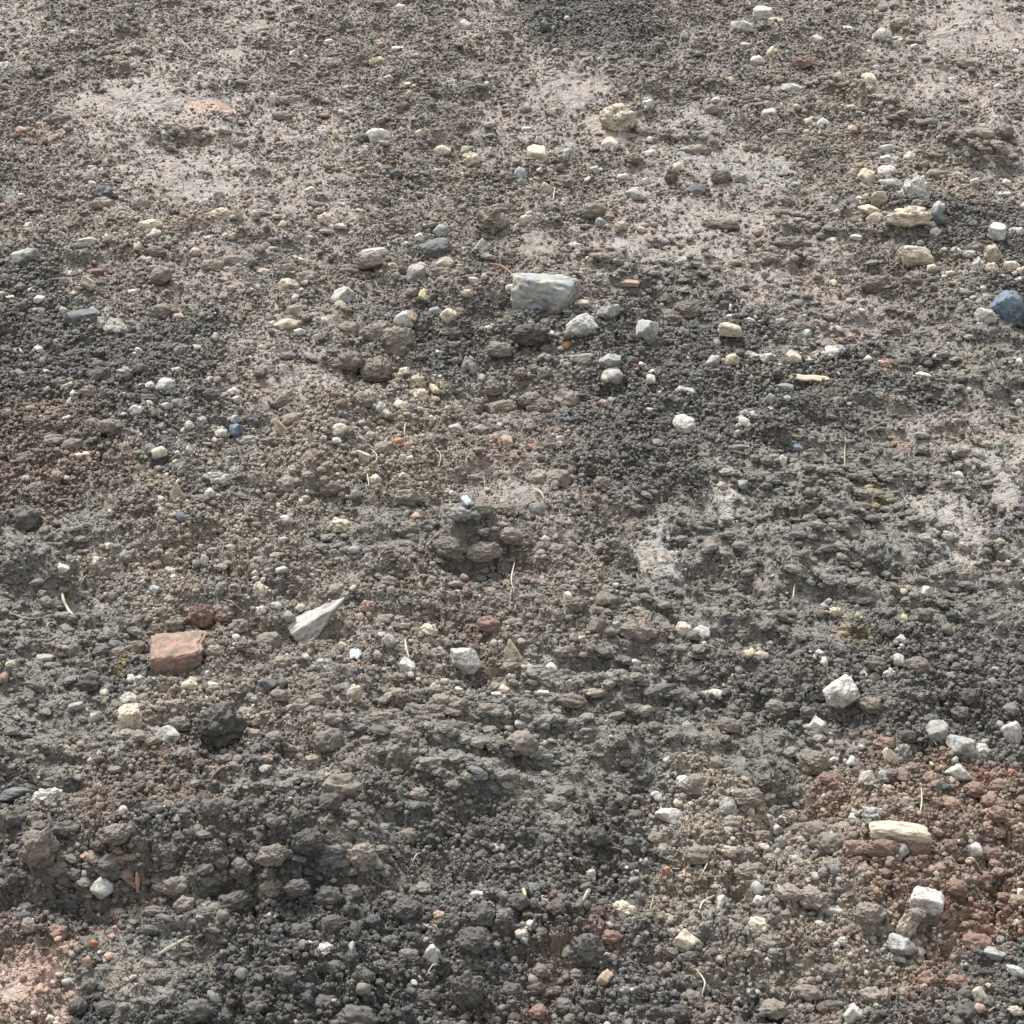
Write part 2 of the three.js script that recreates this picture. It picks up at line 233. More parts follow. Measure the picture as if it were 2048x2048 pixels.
function rock(kind, seed, detail, two) {
  const R = rng(seed * 7919 + 13), g = ballOf(detail).clone(), p = g.attributes.position, o = seed * 3.7;
  const planes = [];
  const push = (x, y, z, d) => { const l = Math.hypot(x, y, z); planes.push([x / l, y / l, z / l, d]); };
  if (kind === 'b' || kind === 'f') { for (const [x, y, z] of [[1, 0, 0], [-1, 0, 0], [0, 1, 0], [0, -1, 0], [0, 0, 1], [0, 0, -1]]) push(x + (R() - 0.5) * 0.5, y + (R() - 0.5) * 0.4, z + (R() - 0.5) * 0.5, 0.8 + R() * 0.12); for (let i = 0; i < 5; i++) push(R() - 0.5, R() - 0.5, R() - 0.5, 0.98 + R() * 0.12); }
  else if (kind === 'a') { for (let i = 0; i < 11; i++) { const y = 1 - 2 * (i + 0.5) / 11, a = i * 2.4 + R() * 1.2, q = Math.sqrt(1 - y * y); push(q * Math.cos(a), y + (R() - 0.5) * 0.4, q * Math.sin(a), 0.66 + R() * 0.32); } }
  else if (kind === 'w') { push(0.78, 0.38, 0.3, 0.5); push(-0.78, 0.38, 0.25, 0.52); push(0.1, 0.3, -0.9, 0.5); push(0, -1, 0, 0.75); push(0.1, 0.15, 1, 0.55); for (let i = 0; i < 4; i++) push(R() - 0.5, R() - 0.7, R() - 0.5, 0.85 + R() * 0.15); }
  else if (kind === 'r') for (let i = 0; i < 10; i++) { const y = 1 - 2 * (i + 0.5) / 10, a = i * 2.4 + R() * 1.2, q = Math.sqrt(1 - y * y); push(q * Math.cos(a), y + (R() - 0.5) * 0.4, q * Math.sin(a), 0.72 + R() * 0.26); }
  const sharp = kind === 'f' ? 16 : kind === 'r' ? 10 : 22;
  for (let i = 0; i < p.count; i++) {
    const x = p.getX(i), y = p.getY(i), z = p.getZ(i); let r;
    if (planes.length) { let s = 1.25 ** -sharp; for (const [a, b, c, d] of planes) { const t = (a * x + b * y + c * z) / d; if (t > 0) s += t ** sharp; } r = s ** (-1 / sharp); r *= 1 + 0.05 * fbm3(x * 2.2 + o, y * 2.2, z * 2.2, 2) + 0.022 * fbm3(x * 7 + o, y * 7, z * 7, 3); }
    else if (kind === 'r') r = 1 + 0.13 * N3(x * 1.1 + o, y * 1.1, z * 1.1) + 0.05 * N3(x * 2.7, y * 2.7 + o, z * 2.7) + 0.014 * fbm3(x * 7 + o, y * 7, z * 7, 2);
    else if (kind === 'k') r = 1 + 0.2 * N3(x * 1.4 + o, y * 1.4, z * 1.4) + 0.1 * (1 - 2 * Math.abs(N3(x * 2.6, y * 2.6 + o, z * 2.6))) + 0.055 * fbm3(x * 6 + o, y * 6, z * 6, 3);
    else if (kind === 'plate') { const q = Math.hypot(x, z) + 1e-6, an = Math.atan2(z, x), out = 0.8 + 0.22 * N2(Math.cos(an) * 1.5 + o, Math.sin(an) * 1.5) + 0.13 * N2b(Math.cos(an) * 4 + o, Math.sin(an) * 4), sq = (x ** 6 + z ** 6 + Math.abs(y) ** 3 + 1e-9) ** (-1 / 6); r = Math.min(sq, 1.5) * (1 + (out - 1) * q) * (1 + 0.1 * fbm3(x * 3 + o, y * 3, z * 3, 3)); }
    else { // clod: crumbs baked together
      const l = 1 - Math.abs(N3(x * 1.7 + o, y * 1.7, z * 1.7)) * 1.6, m = 1 - Math.abs(N3(x * 4.1, y * 4.1 + o, z * 4.1)) * 1.8, f = detail > 5 ? 1 : 0.5;
      r = 1 + 0.2 * N3(x * 1.1 + o, y, z) + 0.12 * l + 0.1 * m + f * (0.07 * cells(x * 4.2 + o, y * 4.2, z * 4.2) + 0.05 * cells(x * 8.5, y * 8.5 + o, z * 8.5)) + 0.06 * fbm3(x * 5 + o, y * 5, z * 5, 3);
    }
    p.setXYZ(i, x * r, y * r, z * r);
  }
  g.computeBoundingBox(); const c = g.boundingBox.getCenter(new THREE.Vector3()), e = g.boundingBox.getSize(new THREE.Vector3());
  const col = new Float32Array(p.count * 3);
  for (let i = 0; i < p.count; i++) {
    const x = (p.getX(i) - c.x) / e.x * 2, y = (p.getY(i) - c.y) / e.y * 2, z = (p.getZ(i) - c.z) / e.z * 2; p.setXYZ(i, x, y, z);
    let v = 1 + 0.1 * N3(x * 1.7 + o, y * 1.7, z * 1.7) + 0.12 * N3(x * 6, y * 6 + o, z * 6) + 0.2 * N3(x * 15 + o, y * 15, z * 15);
    let cr = v, cg = v, cb = v;
    if (two) { const t = sstep(-0.15, 0.3, N3(x * 1.2 + 5, y * 1.2, z * 1.2) + 0.4 * N3(x * 4, y * 4, z * 4 + 3) + 0.25 * N3(x * 11, y * 11, z * 11)); cr *= 1 + t * (two[0] - 1); cg *= 1 + t * (two[1] - 1); cb *= 1 + t * (two[2] - 1); }
    if (kind !== 'clod') { // clinging soil
      const d = sstep(0.05, 0.42, 0.6 * N3(x * 1.3, y * 1.3, z * 1.3 + o) + 0.45 * N3(x * 4.2 + o, y * 4.2, z * 4.2) + 0.3 * N3(x * 13, y * 13, z * 13 + o)) * 0.85;
      cr *= 1 - 0.5 * d; cg *= 1 - 0.57 * d; cb *= 1 - 0.65 * d;
    }
    col[i * 3] = cr; col[i * 3 + 1] = cg; col[i * 3 + 2] = cb;
  }
  g.setAttribute('color', new THREE.BufferAttribute(col, 3)); g.computeVertexNormals(); return g;
}
const pool = {}; const POOL = 7;
function pooled(kind, n, detail) { const key = kind + detail, list = (pool[key] ??= []); const i = n % POOL; return (list[i] ??= rock(kind, i + 1 + 40 * kind.charCodeAt(0), detail)); }

const TONES = { // base colours
  W: [0.58, 0.57, 0.53], L: [0.47, 0.46, 0.425], C: [0.50, 0.445, 0.355], G: [0.29, 0.29, 0.275], B: [0.34, 0.362, 0.37], D: [0.13, 0.14, 0.145], N: [0.182, 0.157, 0.13], P: [0.42, 0.295, 0.24], O: [0.44, 0.215, 0.125], R: [0.205, 0.135, 0.108], Y: [0.44, 0.41, 0.26], U: [0.135, 0.18, 0.23], K: [0.092, 0.086, 0.077], T: [0.235, 0.201, 0.166] };
const WORD = { W: 'white', L: 'pale grey', C: 'cream', G: 'grey', B: 'bluish grey', D: 'dark grey', N: 'brown', P: 'salmon pink', O: 'orange', R: 'reddish brown', Y: 'yellowish', U: 'dark blue', K: 'blackish', T: 'tan' };
const mats = {};
function stoneMat(c, n) { const key = c + (n % 3); return (mats[key] ??= new THREE.MeshStandardMaterial({ color: new THREE.Color().setRGB(...TONES[c].map((v) => v * [1, 0.86, 1.1][n % 3])), vertexColors: true, roughness: 0.78 })); }

const LANDMARKS = [[333, 1240, 'the broken orange brick'], [1025, 560, 'the big blue-grey boulder'], [605, 1170, 'the long pale grey shard'], [415, 1370, 'the big round black clod'], [243, 1363, 'the cream block stone'], [1168, 227, 'the beige knobbly boulder'],
  [1697, 1570, 'the flat cream slab'], [1905, 588, 'the dark blue rock'], [930, 925, 'the scraped mud hollow'], [1520, 718, 'the pale wood splinter'], [122, 1140, 'the white bent root'], [40, 1800, 'the red clay patch'], [260, 200, 'the smooth pink mud'],
  [1790, 970, 'the combed grey mud'], [1710, 390, 'the heap of pale stones'], [1640, 930, 'the yellow stained soil'], [650, 800, 'the tan gravel mound'], [380, 1850, 'the black crumbly soil'], [1300, 440, 'the smooth beige mud strip'], [880, 1450, 'the cracked soil ledges'],
  [712, 258, 'the bright white angular stone'], [1588, 1305, 'the white wedge stone'], [60, 487, 'the blue-grey lump'], [878, 1245, 'the smooth pale grey stone'], [1850, 50, 'the far pale mud'], [1480, 1450, 'the dark hole under the crust'], [1060, 1800, 'the black clod cluster'], [1250, 640, 'the blue-white chip']];
function nearLandmark(px, py) { let best = 1e9, s = ''; for (const [X, Y, t] of LANDMARKS) { const d = Math.hypot(X * K - px, (Y * K - py) * 1.3); if (d < best) { best = d; s = t; } } return s; }

// stones read off the photograph in nine overlapping sheets; sheet pixels are 0.3623 photo pixels
// each entry: x y width height shape+tone [roll degrees] [: label]
const SHEETS = [
  [0, 0, '30 380 80 70 kL;700 87 22 16 rW;1012 50 25 16 rW;970 178 28 22 aC;1435 165 38 28 rC;1478 182 24 22 rC;1590 190 22 26 rW;1625 298 50 38 aW;1685 320 30 30 rL;1815 228 42 20 fW;1515 560 48 75 aW;1890 650 70 45 aG;115 728 55 45 aP;203 700 24 30 aO;1105 410 30 18 rW;857 430 30 18 rC;936 288 28 14 rW;1850 745 30 45 rC;515 850 38 28 rL;522 938 36 26 rW;510 1020 36 40 aL;570 1080 110 100 kD;65 995 50 24 fW;120 1080 36 26 rC;1425 690 36 28 rL;540 1218 46 42 rB;230 1205 50 28 rC;165 1240 45 30 aC;620 1195 55 30 rC;830 1245 130 62 kC;855 1292 62 45 rL;485 1340 100 55 aL;605 1325 75 40 rN;710 1210 50 50 kN;1795 1080 85 60 rC;1715 1050 60 35 rC;1220 1190 110 80 kC;1310 1200 60 100 kC;1410 1190 45 50 rL;1790 1215 70 70 kC;1155 1313 45 20 fW;1200 1305 36 32 rW;1245 1300 35 28 rC;1680 1360 70 60 rL;1660 1440 32 36 rW;390 1400 36 20 rW;145 1415 140 85 aB 8 :blue-grey lump of rock lying in brown soil;785 1435 50 40 rG;990 1425 36 18 rW;1455 1505 65 38 aC;1600 1480 70 50 aN;1590 1580 115 85 aC;1665 1605 36 30 rC;1630 1642 36 30 rL;1885 1650 130 105 aB -12 :blue-grey angular stone with pale top edge near brown clods;530 1515 85 60 bR 5 :purple-red brick fragment beside a thin cream sliver;485 1550 40 75 wC -35 :thin cream sliver leaning on the purple-red brick fragment;395 1510 35 30 aW;170 1605 40 32 rW;218 1650 60 35 aW;432 1622 30 40 aP;728 1612 48 22 fW;220 1725 105 55 rB 6 :smooth oval blue-grey pebble on dark soil;40 1650 70 28 fC;350 1715 45 35 rC;450 1760 150 70 fD 4 :dark grey flat slab lying in black soil;985 1748 55 30 rP;1590 1800 140 70 aC;1655 1835 60 45 rL;1790 1770 36 34 rL;1745 1870 40 50 aL;1890 1890 50 50 aL;1190 1865 36 45 rL;1410 1645 48 28 rL;1890 1130 24 18 rW;300 560 30 20 rL;700 1370 50 40 rN;930 1355 60 40 kN;1070 1385 40 24 rC;1280 1310 40 30 rC;1560 1240 40 36 rC;1870 1250 60 30 rC'],
  [680, 0, '690 150 75 70 aL;335 45 50 40 aL;205 340 85 45 aY;270 435 50 40 rL;320 272 60 26 fW;210 755 125 105 aW -15 :bright white angular stone alone on brown soil;98 755 30 34 rC;440 745 45 60 aC;565 838 80 60 rC;690 830 45 40 rC;728 890 95 95 kC;565 772 24 22 rW;1032 718 55 32 fW;1090 860 105 90 bC 0 :square beige stone beside a round blue-grey pebble;1257 853 72 68 rB;1540 660 190 145 kC 6 :large beige knobbly boulder sitting on dark brown soil;1490 800 90 70 rC;1790 760 100 100 kN;1665 728 40 22 fW;1710 575 45 55 aL;1745 497 30 32 rW;1775 515 40 34 rL;995 965 60 70 rB;920 990 90 80 kN;1000 1010 40 45 rG;1140 1045 50 75 rC -28 :leaning oval cream pebble beside a brown knobbly stone;1245 1020 110 90 kN;1635 1075 110 75 rL;1410 940 48 45 rL;1570 985 70 50 aL;1690 1005 45 45 rW;1715 850 75 45 rL;1620 880 90 60 kN;1830 980 70 90 kN;1870 925 60 50 rC;1130 145 50 60 aD;925 1100 40 28 rL;1240 1145 35 55 wW -35;680 965 35 24 aW;345 1105 36 22 rL;840 1230 160 150 kN 30 :big brown muddy stone leaning in the crumbly earth;1020 1230 65 80 aC;1045 1185 45 40 rC;1440 1235 55 65 rB;1275 1215 40 22 rL;775 1375 115 110 wW 8 :white pointed stone standing upright above the boulder;440 1312 48 48 rW;515 1390 160 110 bD -4 :dark grey flat-topped rock under a small white pebble;330 1335 60 36 fP;180 1395 150 40 fL;560 1280 80 70 aG;580 1455 90 60 rC;430 1525 110 120 aG 20;450 1470 50 40 rC;290 1475 80 50 aC;745 1550 65 36 rL 20;870 1680 130 160 wG -10 :grey triangular rock standing beside the big blue-grey boulder;1130 1625 320 200 bB 3 :big blue-grey boulder with flat pale top edge;605 1750 80 90 rC -25 :smooth cream egg-shaped pebble among dark clods;355 1765 100 90 rL;525 1730 70 70 aG;1335 1800 150 110 rB -8 :rounded bluish grey stone under the big boulder;1690 1830 110 130 aB 20 :blue-white angular chip standing on black crumbs;1260 1850 55 50 rN;1245 1905 60 38 aO 0 :orange brick chip among black crumbs under the boulder;1480 1720 110 70 aG;1340 1680 80 40 fC;1630 1740 110 80 kN;1590 1565 110 30 fP;610 1865 60 20 fC;820 1820 55 40 kC;1300 1360 80 36 aL;1550 1250 60 50 kC;1100 1400 30 40 kC;20 650 50 45 aG;310 960 60 45 rD;375 470 40 24 fC;550 1340 40 30 rC;700 1620 60 40 kC;940 1590 50 40 aC'],
  [1348, 0, '490 78 95 65 bL;560 122 85 45 aC;375 145 110 60 aL;55 210 40 65 aW;385 255 75 35 fL;465 340 70 60 aW;540 295 55 60 rC;485 238 24 28 aC;610 315 70 50 rN;285 75 90 60 kN;790 222 75 50 aL;1135 215 110 90 aL -30;950 165 70 35 fL;1235 215 50 25 fL;1080 290 30 22 aW;1330 265 45 42 aC;1325 235 85 28 fN;1075 440 70 60 rC;710 350 110 70 kR;240 562 60 36 bW 25;215 610 75 50 kN;520 635 75 58 bC;570 657 22 20 rW;825 695 70 70 rL;745 675 50 40 rC;975 595 65 30 rW;650 485 100 45 aL;980 720 60 50 kC;1070 715 60 45 kC;1120 375 40 30 rL;610 440 36 22 rW;1175 825 75 55 rL;1175 880 70 45 rL;1300 870 60 50 rL;1110 860 55 36 rG;1185 955 105 68 rW 8 :smooth white oval stone above the tall pale stone;1070 980 95 85 aC 35 :cream angular stone tilted beside the smooth white oval;1200 1025 110 70 aB 5 :bluish grey stone under the smooth white oval;1335 1070 140 185 kL -5 :tall pale knobbly stone in the heap of pale stones;1250 1072 30 32 rW;1135 1095 75 80 aC;1025 1100 36 28 aW;1075 1160 110 60 aC;1110 1210 85 70 rC;1185 1235 80 95 rC;1300 1200 210 100 kC -8 :long cream knobbly slab at the foot of the pale heap;1460 1145 60 55 rL;1445 1205 90 100 aD;970 1130 100 60 kD;1255 1300 65 40 aG;1440 1285 55 55 aL;1330 1275 90 50 kN;1635 830 110 70 aL;1500 980 36 32 rL;1580 1015 28 40 aW;1660 1010 45 50 aW;1530 1025 60 45 kR;1560 970 60 40 aL;1825 1075 65 28 fW;1830 1010 50 36 rC;1785 1280 85 75 bW;1875 1275 50 40 aL;1910 1280 40 50 aW;1340 1410 165 98 rC 8 :large smooth cream oval stone on brown soil;920 1500 120 60 rN;1425 1480 50 40 aC;1570 1385 30 28 rW;1755 1410 80 100 kC;1680 1480 70 100 kL;1750 1490 70 70 kC;1640 1410 120 50 kL;1865 1470 80 60 rC;1910 1500 45 45 rC;1830 1570 120 95 kL 25;1905 1548 50 35 fB;1525 1510 45 30 aL;1610 1630 105 65 rC 12 :smooth pale cream stone beside the dark blue rock;1670 1670 32 30 rC;1855 1720 190 180 aU 35 :large dark blue rock tilted against a pale grey stone;1725 1745 110 90 aL 20 :pale grey stone leaning on the dark blue rock;880 1560 40 30 rC;310 1820 115 60 bC 10 :cream rectangular block lying on dark soil;720 1845 75 55 aW;810 1790 80 40 kN;905 1825 50 45 kC;590 1780 50 50 aL;420 1770 55 36 aL;195 1710 22 20 aW;1620 595 30 16 rW;1885 285 30 24 rW;125 1055 90 70 aD;260 760 60 40 rL;355 985 90 70 kG;260 980 100 80 kN;670 1020 50 30 aL;900 1170 36 25 rC;1005 1310 60 24 fL;1790 480 50 30 rL;1540 440 36 24 rL'],
  [0, 680, '220 70 80 70 kL;100 70 45 45 rL;490 290 80 70 kN;690 185 80 70 kG;785 155 80 50 rN;755 60 55 40 rL;1065 45 80 30 rL;1070 120 40 26 rC;915 250 105 65 aL;828 250 48 36 rW;955 175 40 36 rL;240 180 60 34 aC;370 265 40 45 aC;1158 213 24 26 aW;1290 290 60 50 rL;1310 330 50 45 rL;920 368 55 48 rL;755 395 70 70 kL;820 365 45 50 rL;1413 330 24 26 aW;1032 325 20 16 rW;1045 475 55 50 rL;1110 450 60 45 fG;1310 500 70 70 aU 0 :small blue angular stone on grey gravel;1300 440 45 45 aB;1190 560 45 40 rL;1220 515 60 45 rC;1550 495 90 120 wC -25 :cream wedge stone leaning in the tan gravel mound;1715 540 48 95 wC -12 :narrow cream upright stone on the tan gravel mound;1880 495 85 70 rC;1390 560 110 60 kG;1785 545 36 36 aW;1860 555 45 30 rW;875 625 80 60 rC;1045 620 40 60 aW;980 635 36 45 rL;1395 645 45 32 rW;1265 655 50 30 rG;1468 697 30 30 aW;365 432 45 25 fL;1190 770 180 80 kL;990 785 36 28 aC;835 910 110 120 aC 25 :cream angular rock on the pale crumbly ridge;980 850 90 120 wC;1155 845 60 50 rL;890 930 40 36 aW;870 975 36 36 rL;1000 980 60 50 rD;1060 1040 120 70 kP;830 745 36 50 aC;1580 1000 90 60 aL;1880 1030 110 80 kC;1690 880 45 45 rC;480 640 130 40 fC;150 770 28 36 rC;310 785 40 50 aC;1440 1175 60 60 rL;1415 1210 35 28 aW;1295 1155 26 36 rO;1130 1220 40 60 rL;1200 1230 90 30 fG;935 1280 50 45 aL;850 1380 50 40 aB;345 1265 70 50 aL;545 1215 60 36 aW;420 1225 40 36 kL;605 1140 50 40 aC;1410 1290 36 34 rL;1410 1318 36 30 rB;1450 1325 24 26 rW;1555 1268 60 30 aW;1320 1412 32 26 aW;1440 1395 80 90 kC;965 1310 40 36 aW;1655 1575 90 80 aG;1595 1530 60 60 rG;1525 1465 60 40 rL;1440 1500 60 60 kL;965 1575 105 95 kN;1110 1550 140 150 kR 0 :reddish brown knobbly lump above the broken orange brick;1220 1530 90 60 kR;1320 1590 110 90 kN;1340 1690 80 60 kN;255 1765 100 60 fG;55 1790 50 32 aC;1150 1845 40 40 aL;725 1870 40 40 rL;1060 1890 60 60 aC;1890 1690 40 40 aC;1770 1800 70 70 kG;1660 1480 50 40 rC'],
  [680, 680, '530 70 36 24 fW;715 160 70 110 aG;360 190 75 75 kC;430 235 80 80 kC;440 310 80 70 kC;1000 185 70 60 kN;1070 170 70 60 kN;1130 190 80 80 kN;845 265 90 80 kN;1510 205 115 100 rL 15 :smooth pale grey oval stone beside a red and white scrap;1490 120 110 70 aG;1340 105 120 60 aG;1715 218 50 45 rW;1690 370 40 36 rL;175 368 60 50 rL;225 380 55 60 rL;330 365 90 60 rC;250 410 50 50 rC;150 310 90 60 kC;445 395 50 50 rL;500 430 30 30 aW;160 525 55 45 rC;65 465 36 30 rW;120 640 60 70 wC -40;345 665 50 60 rC;385 652 36 26 aW;325 560 45 40 aO;640 490 70 50 rL;770 495 80 50 aG;920 558 62 52 rP 0 :round salmon pink pebble above the scraped mud hollow;850 545 70 50 kP;1050 595 45 34 aO;995 590 36 30 aP;1215 550 48 45 rL;1030 340 30 26 aW;195 770 60 50 rC;350 760 60 50 kC;620 845 40 24 aW;1085 940 80 80 rG;660 960 130 70 kG;420 985 60 60 aP;220 1292 60 32 fB;590 1340 40 50 aL;700 1390 50 45 kN;40 1420 70 70 kG;150 1480 75 80 kP;437 1470 50 50 aC;1475 1440 110 80 rN;1300 1470 120 100 kN;1415 1580 95 90 aN;1530 1575 45 50 rG;1895 1605 80 60 kC;275 1670 60 85 aL -15;370 1805 80 80 aW;690 1770 155 130 aL 10 :smooth pale grey stone with a pointed end on brown soil;950 1720 100 130 wC -8 :cream pointed stone beside the smooth pale grey stone;885 1670 28 26 rC;1165 1815 65 60 aW;1050 1805 34 26 aL;1635 1780 45 36 rL;1310 1670 30 36 rC;490 1610 90 80 kC;570 1740 60 50 rN;940 1805 55 40 aR;150 1835 26 30 rC;1830 640 30 24 rL;880 480 50 40 kL'],
  [1348, 680, '225 135 85 110 aB 25;320 110 70 65 rC;425 100 100 60 aL;520 105 100 70 aB;660 105 75 70 aC;825 80 36 36 aL;880 70 90 55 aL;925 60 36 40 aB;750 115 50 28 fL;1320 97 45 60 aU;1380 200 80 36 fC;1455 95 50 26 fL;1905 125 40 45 aW;75 305 140 75 bB 12 :blue-white blocky stone lying among dark crumbs;520 345 65 85 aB;525 390 60 45 rL;390 405 36 40 aW;440 410 45 32 aL;390 455 60 50 aL;355 475 30 30 aL;355 515 30 40 aL;460 335 55 36 rG;625 325 36 30 aB;610 265 90 45 aG;70 475 130 100 aL 30 :pale blue-grey pointed stone on black crumbs;685 600 45 36 aU;598 680 45 70 aW;1675 340 45 40 aW;1740 330 18 18 rW;1910 350 45 40 aL;900 190 30 25 rL;1165 130 80 50 kP;1400 1390 60 55 aW;1295 1410 26 24 rC;890 1500 60 50 kC;1015 1530 36 45 rY;1270 1540 36 40 rY;50 1600 85 75 rC;150 1620 95 75 rL;170 1680 28 30 rC;180 1745 24 20 rW;480 1745 80 55 aC;530 1675 40 30 rL;805 1730 45 35 aW;840 1790 50 30 rW;300 1775 24 22 aW;1240 1770 60 60 rL;1260 1690 28 26 rW;1250 1655 50 50 rL;1380 1850 80 55 aW;1185 1850 60 50 aL;1040 1855 60 60 aL;780 1855 50 60 rL;715 1845 30 26 rW;1570 1830 60 50 kL;1515 1690 24 22 rW;1850 1230 28 26 rW;200 1180 160 130 kN 0 :brown soil-coated stone between the ribbed grey mud patches;1560 620 45 36 aL;1570 750 60 45 aL'],
  [0, 1348, '715 265 115 150 bC 4 :cream white block stone standing in the soil;710 150 90 80 aL;925 340 115 80 aL;1045 65 80 60 aC;725 35 40 36 rL;770 40 60 60 kL;1165 75 70 55 rL;1175 130 30 20 rW;1480 60 90 70 aD;1360 90 80 80 kN;320 450 50 45 aO;515 480 55 48 rL;548 447 28 45 rC;170 568 105 45 fL;520 240 45 45 rL;90 660 170 80 aD 10 :dark angular rock above the red clay bank;270 690 170 110 kL 0 :pale grey crusty lump on the clod bank;595 865 36 32 rW;570 1185 120 110 aB 0 :blue-grey angular stone lodged in the clod bank;480 1010 80 60 aP;520 1490 45 45 rO 0 :round orange pebble on smooth grey mud;480 1590 45 55 aP;610 1560 60 40 rP;95 1485 36 36 aU 0 :small blue chip on the red clay patch;1800 1530 130 85 kL 0 :whitish crusty lump on black crumbly soil;1710 1485 30 26 rW;735 1675 40 32 aC;1112 1455 20 18 rW;1820 603 22 22 rW;1610 750 90 50 kY 0 :yellowish crusty lump on the cracked soil;275 1905 40 40 rC;120 1910 30 36 rW;355 1730 45 50 aR;160 1365 45 22 fW;420 180 80 40 fG;1470 470 70 40 aP;30 810 90 110 kN'],
  [680, 1348, '80 115 70 100 rC 15;360 145 100 100 kN;655 92 55 45 rW;905 88 75 50 aC;515 75 40 40 rC;1120 105 70 26 fL;860 115 60 28 fL;1495 255 50 30 rL;1030 275 110 55 fL;670 395 40 30 rL;1815 785 130 75 aW 0 :white and cream angular stone beside the tan clods;1870 510 70 70 kW;1900 600 80 70 kW;1745 670 60 40 kW;1385 1100 50 45 kL;1570 1070 45 50 aR;1635 1115 45 55 kL;1805 1085 40 45 rO;770 1225 80 60 aW 5 :white curved chip on black clods;1190 1240 80 85 kR;1570 1320 150 110 kC 15 :cream and orange lumpy stone on dark soil;1285 1315 90 80 kL;1120 1260 90 70 kL;550 1330 60 45 kP;1420 1425 45 55 aR;1000 1435 60 45 bC;1055 1390 60 60 kL;510 1560 80 120 aL 0 :pale grey stone half buried in black crumbs;1580 1750 36 50 aL;690 1855 40 16 aO;880 965 20 20 rO'],
  [1348, 1348, '925 105 170 150 aW -25 :white wedge stone tilted on the cracked crust;222 112 75 48 rW;1450 335 115 125 bG 0 :dark grey blocky stone beside a pale blue-grey stone;1585 400 150 130 aB 25 :pale blue-grey angular stone with brown soil on its side;1690 425 100 80 kL;1860 345 95 140 rL -8 :tall pale grey oval stone on black gravel;1798 290 40 50 rL;1195 460 70 130 aC -18 :upright cream stone leaning on a grey knobbly one;1262 445 85 110 kG;885 475 45 36 aW;980 490 65 60 rW;1065 580 80 90 aL;1160 560 60 50 aB;1165 640 50 55 rC;790 290 80 90 aW;995 800 60 50 aW;1110 785 140 85 kG 20 :grey knobbly stone above the flat cream slab;1250 880 290 105 fC -4 :large flat cream slab with brown specks;1570 545 130 80 aL;1470 620 100 50 aD;1665 970 75 70 aL;1640 885 70 60 kC;1200 1018 50 32 rW;835 1120 55 55 rC;570 865 60 60 aL;420 765 45 65 rC;305 860 55 40 aL;660 790 45 60 kC;500 960 60 45 kC;590 950 70 100 kG;530 1025 80 60 kG;680 1030 80 60 aG;1400 1255 160 105 bL 0 :pale grey blocky stone on red-brown crumbs;1290 1395 100 150 kC 12 :tall tan knobbly stone under the pale grey block;1915 1225 50 70 aW;1830 1235 90 55 kR;885 1310 140 50 fL;270 1265 55 75 aW;470 1260 60 60 kL;810 1385 60 40 rL;470 1390 110 90 kC;80 1475 140 110 aC 0 :cream and grey angular stone on dark brown crumbs;1265 1510 150 100 aB 15 :light blue-white angular stone in brown soil;1160 1590 60 40 fW;1240 1570 80 30 fW;1770 1545 110 50 fB;1885 1640 95 55 rB;1610 1605 45 40 aB;1910 1450 60 60 aL;1690 1790 75 110 aC -15;990 1885 90 110 aW 0 :white angular stone standing in black crumbs;520 1580 45 26 rW;685 1605 60 20 fW;1120 1835 36 36 rC;1885 1860 80 50 kC;210 1600 80 45 fC;935 1720 30 45 rO;1620 665 55 25 fW;440 1785 26 16 aO;930 1475 50 45 kL']];
